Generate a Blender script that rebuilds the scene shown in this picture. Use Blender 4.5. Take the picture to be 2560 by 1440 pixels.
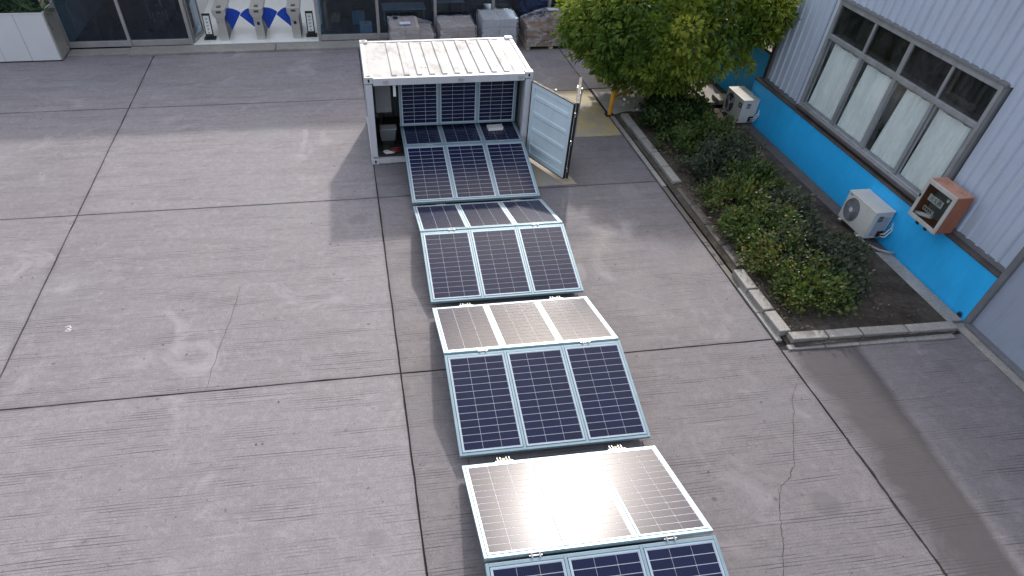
import bpy, bmesh, math, random
from mathutils import Vector, Matrix, noise
random.seed(7)
R = math.radians
for o in list(bpy.data.objects): bpy.data.objects.remove(o)
SC = bpy.context.scene
COL = SC.collection

# ------------------------------------------------------------------ camera, sky, sun, exposure
def cam_axes(yaw, pitch, roll):
    fw = Vector((math.sin(yaw)*math.cos(pitch), math.cos(yaw)*math.cos(pitch), -math.sin(pitch)))
    r0 = Vector((math.cos(yaw), -math.sin(yaw), 0)); u0 = r0.cross(fw)
    return r0*math.cos(roll)+u0*math.sin(roll), -r0*math.sin(roll)+u0*math.cos(roll), fw
cd = bpy.data.cameras.new('camera'); cam = bpy.data.objects.new('camera', cd); COL.objects.link(cam)
rr, uu, ff = cam_axes(0.17677696, 0.86949556, 0.02974959)
m = Matrix((rr, uu, -ff)).transposed().to_4x4(); m.translation = Vector((-0.20134, -13.72206, 6.43300))
cam.matrix_world = m
cd.sensor_width = 36.0; cd.lens = 1522.5425/2560*36.0
cd.shift_x = 122.61/2560; cd.shift_y = 389.89/2560
cd.clip_start = 0.1; cd.clip_end = 600
SC.camera = cam

SUN_EL, SUN_AZ = R(28.3), R(17.5)           # azimuth from +Y towards +X
w = bpy.data.worlds.new('World'); SC.world = w; w.use_nodes = True
nt = w.node_tree; nt.nodes.clear()
sky = nt.nodes.new('ShaderNodeTexSky'); sky.sky_type = 'NISHITA'; sky.sun_disc = False
sky.sun_elevation = SUN_EL; sky.sun_rotation = SUN_AZ; sky.air_density = 1.1; sky.dust_density = 5.0; sky.ozone_density = 0.9
bg = nt.nodes.new('ShaderNodeBackground'); bg.inputs['Strength'].default_value = 0.15
wo = nt.nodes.new('ShaderNodeOutputWorld')
veil = nt.nodes.new('ShaderNodeMix'); veil.data_type = 'RGBA'; veil.inputs[0].default_value = 0.58   # thin even high haze
veil.inputs[7].default_value = (2.95, 2.95, 3.12, 1); nt.links.new(sky.outputs[0], veil.inputs[6])
nt.links.new(veil.outputs[2], bg.inputs[0]); nt.links.new(bg.outputs[0], wo.inputs[0])
sl = bpy.data.lights.new('sun', 'SUN'); sl.energy = 1.35; sl.angle = R(2.0); sl.color = (1.0, 0.93, 0.86)
so = bpy.data.objects.new('sun', sl); COL.objects.link(so)
sdir = Vector((math.sin(SUN_AZ)*math.cos(SUN_EL), math.cos(SUN_AZ)*math.cos(SUN_EL), math.sin(SUN_EL)))
so.rotation_euler = sdir.to_track_quat('Z', 'Y').to_euler(); so.location = sdir*40
SC.view_settings.view_transform = 'Standard'; SC.view_settings.look = 'None'
SC.view_settings.exposure = 1.22; SC.view_settings.gamma = 1.0; SC.view_settings.use_curve_mapping = False
SC.cycles.max_bounces = 8; SC.cycles.transparent_max_bounces = 16; SC.cycles.use_denoising = True

# ------------------------------------------------------------------ mesh helpers
class MB:
    def __init__(s): s.v = []; s.f = []
    def add(s, vs, fs):
        n = len(s.v); s.v += [tuple(v) for v in vs]; s.f += [tuple(i+n for i in f) for f in fs]; return s
    def box(s, x0, x1, y0, y1, z0, z1, M=None):
        vs = [Vector((x, y, z)) for z in (z0, z1) for y in (y0, y1) for x in (x0, x1)]
        if M is not None: vs = [M @ v for v in vs]
        return s.add(vs, [(0,2,3,1),(4,5,7,6),(0,1,5,4),(2,6,7,3),(0,4,6,2),(1,3,7,5)])
    def prism(s, poly, h0, h1, axis='z', M=None):
        n = len(poly)
        def mk(a, b, h):
            return Vector((a,b,h)) if axis=='z' else Vector((a,h,b)) if axis=='y' else Vector((h,a,b))
        vs = [mk(a,b,h0) for a,b in poly]+[mk(a,b,h1) for a,b in poly]
        if M is not None: vs = [M @ v for v in vs]
        fs = [tuple(range(n))[::-1], tuple(range(n, 2*n))]+[(i,(i+1)%n,n+(i+1)%n,n+i) for i in range(n)]
        return s.add(vs, fs)
    def tube(s, pts, r, n=8, cap=True):
        pts = [Vector(p) for p in pts]; rs = r if isinstance(r, (list, tuple)) else [r]*len(pts)
        rings = []; prev = None
        for i, p in enumerate(pts):
            d = (pts[min(i+1, len(pts)-1)]-pts[max(i-1, 0)]).normalized()
            a = d.orthogonal().normalized() if prev is None else (prev - d*prev.dot(d)).normalized()
            prev = a; b = d.cross(a)
            rings.append([p+(a*math.cos(2*math.pi*k/n)+b*math.sin(2*math.pi*k/n))*rs[i] for k in range(n)])
        vs = [v for rg in rings for v in rg]; fs = []
        for i in range(len(pts)-1):
            for k in range(n): fs.append((i*n+k, i*n+(k+1)%n, (i+1)*n+(k+1)%n, (i+1)*n+k))
        if cap: fs += [tuple(range(n))[::-1], tuple(range((len(pts)-1)*n, len(pts)*n))]
        return s.add(vs, fs)
    def mesh(s, name, mat, bevel=0.0, smooth=False):
        me = bpy.data.meshes.new(name); me.from_pydata(s.v, [], s.f)
        bm = bmesh.new(); bm.from_mesh(me)
        bmesh.ops.recalc_face_normals(bm, faces=bm.faces)
        if bevel > 0:
            es = [e for e in bm.edges if len(e.link_faces) == 2 and e.calc_face_angle(0) > 0.6]
            bmesh.ops.bevel(bm, geom=es, offset=bevel, segments=2, profile=0.5, affect='EDGES', clamp_overlap=True)
        bm.to_mesh(me); bm.free()
        if mat is not None: me.materials.append(mat)
        if smooth:
            for p in me.polygons: p.use_smooth = True
        return me
    def build(s, name, mat, parent=None, bevel=0.0, smooth=False, loc=None):
        return link(name, s.mesh(name, mat, bevel, smooth), parent, loc)
def link(name, me, parent=None, loc=None, rot=None):
    o = bpy.data.objects.new(name, me); COL.objects.link(o)
    if parent is not None: o.parent = parent
    if loc is not None: o.location = loc
    if rot is not None: o.rotation_euler = rot
    return o
def box(name, mat, parent, x0, x1, y0, y1, z0, z1, bevel=0.0):
    return MB().box(x0, x1, y0, y1, z0, z1).build(name, mat, parent, bevel)
def thing(name, label, cat, loc=(0,0,0), rotz=0.0, group=None):
    o = bpy.data.objects.new(name, None); COL.objects.link(o); o.location = loc; o.rotation_euler = (0,0,rotz)
    o.empty_display_size = 0.2
    return tag(o, label, cat, group)
def tag(o, label=None, cat=None, group=None, kind=None):
    if label: o['label'] = label
    if cat: o['category'] = cat
    if group: o['group'] = group
    if kind: o['kind'] = kind
    return o
def copy_tree(o, parent=None):
    c = o.copy(); COL.objects.link(c); c.parent = parent
    for ch in list(o.children): copy_tree(ch, c)
    return c

# ------------------------------------------------------------------ material helpers
class NT:
    def __init__(s, name):
        s.m = bpy.data.materials.new(name); s.m.use_nodes = True; s.t = s.m.node_tree; s.t.nodes.clear()
        s.out = s.n('ShaderNodeOutputMaterial'); s.tc = s.n('ShaderNodeTexCoord')
    def n(s, typ, **kw):
        nd = s.t.nodes.new(typ)
        for k, v in kw.items(): setattr(nd, k, v)
        return nd
    def put(s, sock, val):
        if isinstance(val, bpy.types.NodeSocket): s.t.links.new(val, sock)
        elif isinstance(val, (tuple, list)) and len(val) == 3 and sock.type == 'RGBA': sock.default_value = (*val, 1)
        else: sock.default_value = val
    def mapped(s, scale, coord='Object', loc=(0,0,0), rot=(0,0,0)):
        mp = s.n('ShaderNodeMapping'); s.t.links.new(s.tc.outputs[coord], mp.inputs[0])
        mp.inputs['Scale'].default_value = scale if isinstance(scale, (tuple, list)) else (scale,)*3
        mp.inputs['Location'].default_value = loc; mp.inputs['Rotation'].default_value = rot
        return mp.outputs[0]
    def noise(s, vec, scale=1.0, detail=4, rough=0.55, dist=0.0):
        nd = s.n('ShaderNodeTexNoise'); s.t.links.new(vec, nd.inputs['Vector'])
        nd.inputs['Scale'].default_value = scale; nd.inputs['Detail'].default_value = detail
        nd.inputs['Roughness'].default_value = rough; nd.inputs['Distortion'].default_value = dist
        return nd.outputs['Fac']
    def voro(s, vec, scale, feature='F1', out='Distance', rand=1.0):
        nd = s.n('ShaderNodeTexVoronoi', feature=feature); s.t.links.new(vec, nd.inputs['Vector'])
        nd.inputs['Scale'].default_value = scale; nd.inputs['Randomness'].default_value = rand
        return nd.outputs[out]
    def ramp(s, fac, a, b, lo=0.0, hi=1.0):
        nd = s.n('ShaderNodeMapRange'); s.put(nd.inputs['Value'], fac)
        for k, v in zip(('From Min','From Max','To Min','To Max'), (a, b, lo, hi)): s.put(nd.inputs[k], v)
        return nd.outputs[0]
    def math(s, op, a, b=0.0, c=0.0):
        nd = s.n('ShaderNodeMath', operation=op); s.put(nd.inputs[0], a); s.put(nd.inputs[1], b); s.put(nd.inputs[2], c); return nd.outputs[0]
    def mix(s, fac, a, b, blend='MIX'):
        nd = s.n('ShaderNodeMix', data_type='RGBA', blend_type=blend)
        s.put(nd.inputs[0], fac); s.put(nd.inputs[6], a); s.put(nd.inputs[7], b); return nd.outputs[2]
    def sep(s, vec):
        nd = s.n('ShaderNodeSeparateXYZ'); s.t.links.new(vec, nd.inputs[0]); return nd.outputs
    def bump(s, h, strength=0.3, dist=0.01):
        nd = s.n('ShaderNodeBump'); s.put(nd.inputs['Height'], h); nd.inputs['Strength'].default_value = strength; nd.inputs['Distance'].default_value = dist
        return nd.outputs[0]
    def bsdf(s, col, rough=0.5, metal=0.0, normal=None, spec=0.5, **kw):
        b = s.n('ShaderNodeBsdfPrincipled'); s.put(b.inputs['Base Color'], col); s.put(b.inputs['Roughness'], rough); s.put(b.inputs['Metallic'], metal)
        s.put(b.inputs['Specular IOR Level'], spec)
        if normal is not None: s.t.links.new(normal, b.inputs['Normal'])
        for k, v in kw.items(): s.put(b.inputs[k.replace('_', ' ')], v)
        return b.outputs[0]
    def done(s, sh): s.t.links.new(sh, s.out.inputs[0]); return s.m
def mul(c, f): return tuple(x*f for x in c)
def plain(name, col, rough=0.5, metal=0.0, var=0.18, scale=5.0, bump=0.0, bscale=60.0, dirt=0.0, dirtcol=(0.06,0.05,0.045), spec=0.5):
    """painted / moulded surface: mottled colour, uneven gloss, optional streaky dirt"""
    t = NT(name); v = t.mapped(1.0)
    n1 = t.noise(v, scale, 5, 0.6); n2 = t.noise(v, scale*9, 3, 0.6)
    c = t.mix(t.ramp(n1, 0.3, 0.7), mul(col, 1-var), mul(col, 1+var*0.6))
    c = t.mix(t.ramp(n2, 0.35, 0.75, 0, 0.35), c, mul(col, 1-var*1.4))
    if dirt > 0:
        d = t.math('MULTIPLY', t.ramp(t.noise(t.mapped((3,3,0.6)), 2.2, 6, 0.7, 0.6), 0.48, 0.74), dirt)
        c = t.mix(d, c, dirtcol)
    r = t.ramp(n1, 0.25, 0.75, max(0.02, rough-0.1), min(1, rough+0.12))
    nm = t.bump(t.noise(v, bscale, 3, 0.6), bump, 0.01) if bump > 0 else None
    return t.done(t.bsdf(c, r, metal, nm, spec))

def concrete(name, base, dark=1.0, stain=False, grooves=1.0):
    t = NT(name); v = t.mapped(1.0)
    big = t.noise(v, 0.22, 4, 0.6, 0.4); mid = t.noise(v, 1.1, 6, 0.65, 0.5); fine = t.noise(v, 9, 6, 0.7); grit = t.noise(v, 70, 3, 0.7)
    c = t.mix(t.ramp(big, 0.32, 0.68), mul(base, 0.84), mul(base, 1.13))
    c = t.mix(t.ramp(mid, 0.32, 0.68, 0.0, 0.85), c, t.mix(t.ramp(mid, 0.3, 0.7), mul((base[0]*0.97, base[1], base[2]*1.0), 0.76), mul(base, 1.20)))
    c = t.mix(t.ramp(fine, 0.40, 0.70, 0, 0.65), c, mul(base, 0.66))
    c = t.mix(t.ramp(t.noise(t.mapped(1.0, loc=(17, 3, 0)), 5.5, 5, 0.7, 0.6), 0.52, 0.74, 0, 0.55), c, mul(base, 1.38))
    c = t.mix(t.ramp(grit, 0.5, 0.72, 0, 0.75), c, mul(base, 0.45))
    c = t.mix(t.ramp(t.noise(v, 34, 4, 0.75), 0.52, 0.68, 0, 0.75), c, mul(base, 0.52))
    c = t.mix(t.ramp(t.noise(t.mapped(1.0, loc=(3, 3, 3)), 30, 3, 0.7), 0.60, 0.70, 0, 0.6), c, mul(base, 1.5))
    c = t.mix(t.ramp(grit, 0.46, 0.25, 0, 0.45), c, mul(base, 1.45))
    oi = t.n('ShaderNodeObjectInfo'); c = t.mix(1.0, c, t.n('ShaderNodeCombineColor').outputs[0] if False else t.mix(oi.outputs['Random'], (0.91,0.91,0.91), (1.05,1.05,1.05)), 'MULTIPLY')
    # hue drift: faint mauve and green-grey patches of weathering
    hue = t.noise(t.mapped(1.0, loc=(31, 7, 0)), 0.5, 3, 0.5)
    c = t.mix(t.ramp(hue, 0.55, 0.75, 0, 0.22), c, (base[0]*0.84, base[1]*1.02, base[2]*0.97))
    # tining grooves left by the rake: bundles of parallel thin lines running across the yard, slightly tilted
    gx, gy, gz = t.sep(t.mapped(1.0, rot=(0, 0, R(0.6))))
    wav = t.math('MULTIPLY', t.noise(t.mapped((0.5, 1.0, 1)), 0.8, 3, 0.5), 0.10)
    ph = t.math('FRACT', t.math('MULTIPLY', t.math('ADD', gy, wav), 1/0.047))
    tine = t.ramp(t.math('ABSOLUTE', t.math('SUBTRACT', ph, 0.5)), 0.06, 0.20, 1.0, 0.0)
    each = t.noise(t.mapped((0.55, 21.3, 1.0), loc=(1, 2, 0)), 1.0, 2, 0.6)
    bundle = t.noise(t.mapped((0.62, 3.0, 1.0), loc=(3, 9, 0)), 1.0, 4, 0.62)
    line = t.math('MULTIPLY', t.math('MULTIPLY', tine, t.ramp(each, 0.38, 0.56)), t.ramp(bundle, 0.46, 0.60))
    line = t.math('MULTIPLY', line, 0.95*grooves)
    soft = t.math('MULTIPLY', t.ramp(t.noise(t.mapped((0.9, 16.0, 1.0), loc=(7, 5, 0)), 1.0, 3, 0.7), 0.48, 0.74), 0.30*grooves)
    c = t.mix(soft, c, mul(base, 0.55))
    c = t.mix(line, c, mul(base, 0.26))
    g2 = t.noise(t.mapped((0.6, 23.0, 1.0), loc=(11, 3, 0)), 1.0, 2, 0.7)
    pale = t.math('MULTIPLY', t.ramp(g2, 0.58, 0.70), t.ramp(t.noise(t.mapped((0.55, 0.8, 1), loc=(5, 2, 0)), 1.0, 4, 0.6), 0.54, 0.70))
    c = t.mix(t.math('MULTIPLY', pale, 0.55*grooves), c, mul(base, 1.55))
    # oil and gum spots
    sp = t.voro(v, 2.1); sz = t.noise(t.mapped(1.0, loc=(2,4,0)), 1.7, 2)
    spot = t.math('MULTIPLY', t.ramp(sp, 0.085, 0.045), t.ramp(sz, 0.44, 0.56))
    c = t.mix(t.math('MULTIPLY', spot, 0.6), c, mul(base, 0.30))
    sp2 = t.voro(t.mapped(1.0, loc=(9, 1, 0)), 7.0)
    c = t.mix(t.math('MULTIPLY', t.ramp(sp2, 0.10, 0.06), t.ramp(t.noise(v, 3.1, 2), 0.48, 0.56, 0, 0.75)), c, mul(base, 0.22))
    blot = t.noise(t.mapped(1.0, loc=(13, 21, 0)), 0.75, 5, 0.6, 1.2)
    c = t.mix(t.ramp(blot, 0.60, 0.72, 0, 0.34), c, mul(base, 0.50))
    c = t.mix(t.ramp(blot, 0.42, 0.30, 0, 0.45), c, mul(base, 1.40))
    sp3 = t.voro(t.mapped(1.0, loc=(5, 5, 0)), 0.42); c = t.mix(t.math('MULTIPLY', t.ramp(t.math('ADD', sp3, t.math('MULTIPLY', fine, 0.06)), 0.125, 0.095), 0.38), c, mul(base, 0.45))
    ex, ey, ez = t.sep(t.tc.outputs['Generated'])          # grit and dirt washed into the joints
    ed = t.math('MINIMUM', t.math('MINIMUM', ex, t.math('SUBTRACT', 1.0, ex)), t.math('MINIMUM', ey, t.math('SUBTRACT', 1.0, ey)))
    ed = t.math('ADD', ed, t.math('MULTIPLY', t.math('SUBTRACT', mid, 0.5), 0.05))
    c = t.mix(t.ramp(ed, 0.012, -0.004, 0, 0.45), c, mul(base, 0.45))
    if stain:     # damp tyre-polished band beside the workshop door
        x, y, z = t.sep(t.mapped(1.0)); wob = t.noise(v, 0.9, 5, 0.65, 0.8)
        xx = t.math('ADD', x, t.math('MULTIPLY', t.math('SUBTRACT', wob, 0.5), 1.1))
        sharp = t.math('ADD', x, t.math('MULTIPLY', y, -0.10)); sharp = t.math('ADD', sharp, t.math('MULTIPLY', t.math('SUBTRACT', wob, 0.5), 0.18))
        band = t.math('MULTIPLY', t.ramp(xx, 6.05, 6.45), t.ramp(sharp, 8.24, 8.12))
        c = t.mix(t.math('MULTIPLY', band, 0.86), c, mul(base, 0.30))
    h = t.math('ADD', t.math('MULTIPLY', fine, 0.5), t.math('SUBTRACT', t.math('MULTIPLY', grit, 0.35), line))
    return t.done(t.bsdf(c, t.ramp(mid, 0.3, 0.7, 0.62, 0.86), 0.0, t.bump(h, 0.35, 0.006), 0.35))

def leafmat(name, c0, c1, c2, trans=0.35):
    t = NT(name); at = t.n('ShaderNodeAttribute'); at.attribute_name = 'tint'
    cr = t.n('ShaderNodeValToRGB'); t.t.links.new(at.outputs['Fac'], cr.inputs[0])
    cr.color_ramp.elements[0].color = (*c0, 1); cr.color_ramp.elements[1].color = (*c2, 1)
    e = cr.color_ramp.elements.new(0.55); e.color = (*c1, 1)
    col = cr.outputs[0]
    b = t.bsdf(col, 0.5, 0, None, 0.28)
    tr = t.n('ShaderNodeBsdfTranslucent'); t.put(tr.inputs[0], t.mix(1.0, col, (1.3, 1.25, 0.6), 'MULTIPLY'))
    mx = t.n('ShaderNodeMixShader'); mx.inputs[0].default_value = trans
    t.t.links.new(b, mx.inputs[1]); t.t.links.new(tr.outputs[0], mx.inputs[2])
    return t.done(mx.outputs[0])

def glassmat(name, tint=(0.72, 0.80, 0.84), rough=0.02, dirt=0.0, dirtcol=(0.4, 0.42, 0.42), boost=1.0):
    t = NT(name); tr = t.n('ShaderNodeBsdfTransparent'); t.put(tr.inputs[0], tint)
    gl = t.n('ShaderNodeBsdfGlossy'); gl.inputs['Roughness'].default_value = rough; t.put(gl.inputs[0], (0.95, 0.97, 1.0))
    fr = t.n('ShaderNodeFresnel'); fr.inputs[0].default_value = 1.52
    mx = t.n('ShaderNodeMixShader'); geo = t.n('ShaderNodeNewGeometry'); front = t.math('SUBTRACT', 1.0, geo.outputs['Backfacing'])
    t.put(mx.inputs[0], t.math('MULTIPLY', t.math('MINIMUM', t.math('MULTIPLY', fr.outputs[0], boost), 1.0), front))
    t.t.links.new(tr.outputs[0], mx.inputs[1]); t.t.links.new(gl.outputs[0], mx.inputs[2])
    sh = mx.outputs[0]
    if dirt > 0:
        df = t.n('ShaderNodeBsdfDiffuse'); t.put(df.inputs[0], dirtcol)
        m2 = t.n('ShaderNodeMixShader'); t.put(m2.inputs[0], t.math('MULTIPLY', t.ramp(t.noise(t.mapped((2, 2, 1)), 2.5, 5, 0.65, 0.4), 0.35, 0.7), dirt))
        t.t.links.new(sh, m2.inputs[1]); t.t.links.new(df.outputs[0], m2.inputs[2]); sh = m2.outputs[0]
    return t.done(sh)

def cellmat():
    t = NT('solar_cell'); x, y, z = t.sep(t.tc.outputs['Object'])
    fr = t.math('FRACT', t.math('MULTIPLY', t.math('ADD', x, 0.5), 1/0.0205))
    bar = t.ramp(t.math('ABSOLUTE', t.math('SUBTRACT', fr, 0.5)), 0.10, 0.17, 1.0, 0.0)
    oi = t.n('ShaderNodeObjectInfo')
    base = t.mix(oi.outputs['Random'], (0.0018, 0.0046, 0.030), (0.0026, 0.0062, 0.040))
    col = t.mix(t.math('MULTIPLY', bar, 0.36), base, (0.045, 0.07, 0.13))
    gp_ = t.n('ShaderNodeNewGeometry'); dust = t.noise(gp_.outputs['Position'], 2.3, 6, 0.7)
    col = t.mix(t.ramp(dust, 0.46, 0.72, 0, 0.02), col, (0.30, 0.28, 0.26))
    return t.done(t.bsdf(col, 0.42, 0.0, None, 0.06, Coat_Weight=0.62, Coat_Roughness=0.26, Coat_IOR=1.37))

M = {}
CB = (0.262, 0.244, 0.263)
M['slab'] = concrete('yard_concrete', CB)
M['slab_d'] = concrete('yard_concrete_shade_stain', mul(CB, 0.74))  # right column: partial tree shade and staining painted as darker concrete
M['slab_b'] = concrete('yard_concrete_stained', mul(CB, 0.80), stain=True)
M['slab_c'] = concrete('old_concrete', (0.21, 0.205, 0.20), grooves=0.3)
M['joint'] = plain('joint_dirt', (0.018, 0.016, 0.016), 0.9, var=0.4, bump=0.3)
M['crack'] = plain('crack_dirt', (0.05, 0.046, 0.046), 0.95, var=0.5)
M['kerb'] = concrete('kerb_concrete', (0.33, 0.315, 0.295), grooves=0.25)
M['kerb_dirty'] = concrete('kerb_concrete_muddy', (0.15, 0.13, 0.12), grooves=0.2)
M['alu'] = plain('anodised_aluminium', (0.42, 0.52, 0.60), 0.40, 0.35, var=0.08, scale=3)
M['alu_dark'] = plain('steel_beam', (0.28, 0.40, 0.46), 0.45, 0.35, var=0.12, scale=3)
M['backsheet'] = plain('white_backsheet', (0.68, 0.70, 0.76), 0.4, var=0.04, spec=0.2)
M['cell'] = cellmat()
M['black'] = plain('black_rubber', (0.012, 0.012, 0.013), 0.7, var=0.3)
M['steel'] = plain('zinc_steel', (0.55, 0.55, 0.56), 0.38, 0.8, var=0.15, scale=20)
M['wheel'] = plain('cream_nylon', (0.55, 0.52, 0.36), 0.5, var=0.15)
M['cont'] = plain('container_white_paint', (0.50, 0.51, 0.54), 0.38, var=0.07, scale=2, dirt=0.22, dirtcol=(0.25,0.23,0.22))
M['cont_in'] = plain('container_inner_paint', (0.58, 0.70, 0.76), 0.45, var=0.06, scale=2, dirt=0.15, dirtcol=(0.2,0.22,0.23))
M['cont_dim'] = plain('container_wall_dimmed', (0.26, 0.31, 0.335), 0.55, var=0.1, scale=2, dirt=0.3, dirtcol=(0.1,0.11,0.11))  # inner paint darkened in colour to stand in for interior shade
M['cont_dark'] = plain('container_floor_wood', (0.05, 0.045, 0.04), 0.75, var=0.3)
M['white'] = plain('white_plastic', (0.70, 0.71, 0.70), 0.45, var=0.06, dirt=0.1, dirtcol=(0.3,0.3,0.27))
M['grey'] = plain('grey_plastic', (0.12, 0.13, 0.14), 0.5, var=0.1)

# container roof: white paint, grimy runs
def roofmat():
    t = NT('container_roof_paint'); v = t.mapped(1.0)
    a = t.noise(t.mapped((1.4, 0.9, 1)), 1.6, 6, 0.7, 0.8); b = t.noise(v, 6, 5, 0.7); f = t.noise(v, 45, 3, 0.7)
    c = t.mix(t.ramp(a, 0.50, 0.70, 0, 0.7), (0.44, 0.445, 0.45), (0.20, 0.195, 0.195))
    c = t.mix(t.ramp(b, 0.58, 0.8, 0, 0.4), c, (0.25, 0.245, 0.25))
    c = t.mix(t.ramp(f, 0.55, 0.8, 0, 0.25), c, (0.35, 0.33, 0.32))
    return t.done(t.bsdf(c, t.ramp(a, 0.3, 0.7, 0.5, 0.7), 0.0, t.bump(b, 0.15, 0.01), 0.25))
M['roof'] = roofmat()

# ------------------------------------------------------------------ ground, slabs, joints
g = MB().add([(-150,-150,-0.02),(150,-150,-0.02),(150,150,-0.02),(-150,150,-0.02)], [(0,1,2,3)]).build('ground', M['joint'])
tag(g, kind='structure')
XB = [-41.5, -35.6, -29.6, -23.7, -17.74, -11.82, -5.893, 0.029, 6.148]
YB = [-44.5, -39.1, -33.7, -28.3, -22.94, -17.58, -12.21, -6.847, -1.482, 3.725]
def wobble(a, b, amp, seed, step=0.22):
    n = max(2, int((Vector(b)-Vector(a)).length/step)); d = (Vector(b)-Vector(a)); nrm = Vector((-d.y, d.x)).normalized(); out = []
    for i in range(n):
        p = Vector(a)+d*(i/n)
        k = noise.noise(Vector((p.x*2.3, p.y*2.3, seed)))*amp + noise.noise(Vector((p.x*9, p.y*9, seed+5)))*amp*0.6
        if i == 0: k = 0
        out.append((p.x+nrm.x*k, p.y+nrm.y*k))
    return out
def slab(x0, x1, y0, y1, mat, gap=0.014, amp=0.009, z0=-0.018, z1=0.0, near=True):
    x0 += gap; x1 -= gap; y0 += gap; y1 -= gap; seed = x0*3.1+y0*1.7
    st = 0.22 if near else 2.0
    poly = wobble((x0,y0),(x1,y0),amp,seed,st)+wobble((x1,y0),(x1,y1),amp,seed+1,st)+wobble((x1,y1),(x0,y1),amp,seed+2,st)+wobble((x0,y1),(x0,y0),amp,seed+3,st)
    return MB().prism(poly, z0, z1).build('concrete_slab', mat, g)
for i in range(len(XB)-1):
    for j in range(len(YB)-1):
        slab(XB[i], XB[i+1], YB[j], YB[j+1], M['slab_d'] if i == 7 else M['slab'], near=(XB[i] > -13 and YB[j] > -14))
    slab(XB[i], XB[i+1], 3.725, 8.2, M['slab'], near=XB[i] > -13)
slab(6.148, 9.40, -12.21, -7.12, M['slab_b'], gap=0.012, amp=0.012)
slab(6.148, 9.40, -17.58, -12.21, M['slab_b']); slab(6.148, 9.40, -22.94, -17.58, M['slab_b'], near=False); slab(6.148, 9.40, -28.3, -22.94, M['slab_b'], near=False)
slab(6.148, 9.55, 3.80, 8.2, M['slab'])
pale = concrete('sunlit_pale_concrete', (0.52, 0.49, 0.46), grooves=1.4)  # bright sunlit patch put into the slab colour
slab(6.20, 8.3, 2.05, 3.78, pale)
slab(8.3, 9.75, 3.05, 3.78, M['slab_c'])
# flush footing strip along the workshop
tag(box('footing_strip', M['kerb'], None, 9.30, 9.58, -6.86, -4.75, -0.015, 0.05, 0.006), kind='structure'); tag(box('footing_strip', M['kerb_dirty'], None, 9.305, 9.58, -4.745, 2.0, -0.015, 0.047, 0.006), kind='structure')
ft2 = MB().box(9.40, 9.62, -28, -6.875, -0.015, 0.012).build('door_footing_strip', M['kerb'], None, 0.004); tag(ft2, kind='structure')
# hairline crack wandering through the slab beside the array
crk = [(5.99,-7.89),(5.76,-8.2),(5.62,-8.5),(5.40,-8.9),(5.17,-9.35),(5.0,-9.55),(4.79,-9.70),(4.66,-9.93),(4.54,-10.17),(4.45,-10.4),(4.35,-10.61),(4.2,-10.91),(4.1,-11.3)]
def strip(name, pts, wd, z, mat, parent, jit=0.012):
    L = []
    for a, b in zip(pts[:-1], pts[1:]):
        n = 6
        for k in range(n):
            t = k/n; L.append(Vector((a[0]+(b[0]-a[0])*t+random.uniform(-jit,jit), a[1]+(b[1]-a[1])*t+random.uniform(-jit,jit), z)))
    L.append(Vector((*pts[-1], z))); mb = MB(); vs = []; fs = []
    for i, p in enumerate(L):
        d = (L[min(i+1,len(L)-1)]-L[max(i-1,0)]).normalized(); nn = Vector((-d.y, d.x, 0)); w_ = wd*random.uniform(0.5, 1.3)*0.5
        vs += [p+nn*w_, p-nn*w_]
        if i: fs.append((2*i-2, 2*i-1, 2*i+1, 2*i))
    return mb.add(vs, fs).build(name, mat, parent)
strip('crack', crk, 0.008, 0.003, M['crack'], g)
strip('crack', [(-2.85,-6.84),(-2.8,-6.3),(-2.72,-5.7),(-2.6,-4.9),(-2.55,-4.3)], 0.006, 0.003, M['crack'], g)
strip('crack', [(6.15,-9.0),(6.16,-9.6),(6.13,-10.2),(6.15,-10.9),(6.13,-11.6),(6.15,-12.2)], 0.032, 0.003, M['joint'], g)
# worn yellow paint next to the open door
def wornpaint(name, col, a, b):
    t = NT(name); v = t.mapped(1.0); n = t.noise(v, 2.2, 7, 0.72, 0.6); n2 = t.noise(v, 25, 4, 0.7)
    f = t.math('MULTIPLY', t.ramp(n, a, b), t.ramp(n2, 0.36, 0.52, 0.45, 1.0))
    c = t.mix(f, (0.30, 0.275, 0.26), t.mix(t.ramp(n2, 0.4, 0.7), col, mul(col, 0.7)))
    return t.done(t.bsdf(c, 0.7, 0, t.bump(n2, 0.2, 0.004), 0.3))
yp = wornpaint('worn_yellow_paint', (0.52, 0.41, 0.14), 0.36, 0.62)
yb = MB(); poly = wobble((3.75,0.86),(6.12,0.86),0.03,4,0.1)+wobble((6.12,0.86),(6.12,3.70),0.01,5,0.1)+wobble((6.12,3.70),(3.75,3.70),0.01,6,0.1)+wobble((3.75,3.70),(3.75,0.86),0.02,7,0.1)
yb.add([(a,b,0.004) for a,b in poly], [tuple(range(len(poly)))]).build('yellow_paint_patch', yp, g)
ym = MB(); poly = wobble((3.45,-1.40),(4.35,-1.40),0.04,14,0.1)+wobble((4.35,-1.40),(4.05,-0.1),0.05,15,0.1)+wobble((4.05,-0.1),(3.56,-0.1),0.01,16,0.1)+wobble((3.56,-0.1),(3.45,-1.40),0.02,17,0.1)
ym.add([(a,b,0.004) for a,b in poly], [tuple(range(len(poly)))]).build('yellow_paint_patch', wornpaint('faint_yellow_paint', (0.46,0.38,0.17), 0.40, 0.7), g)
# chalk scribble
chalk = plain('chalk', (0.75, 0.74, 0.72), 0.9)
strip('chalk_mark', [(-5.24,-5.05),(-5.18,-5.02),(-5.14,-5.07),(-5.2,-5.10),(-5.13,-5.12),(-5.16,-5.16),(-5.22,-5.15)], 0.014, 0.003, chalk, g, 0.006)

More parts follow.
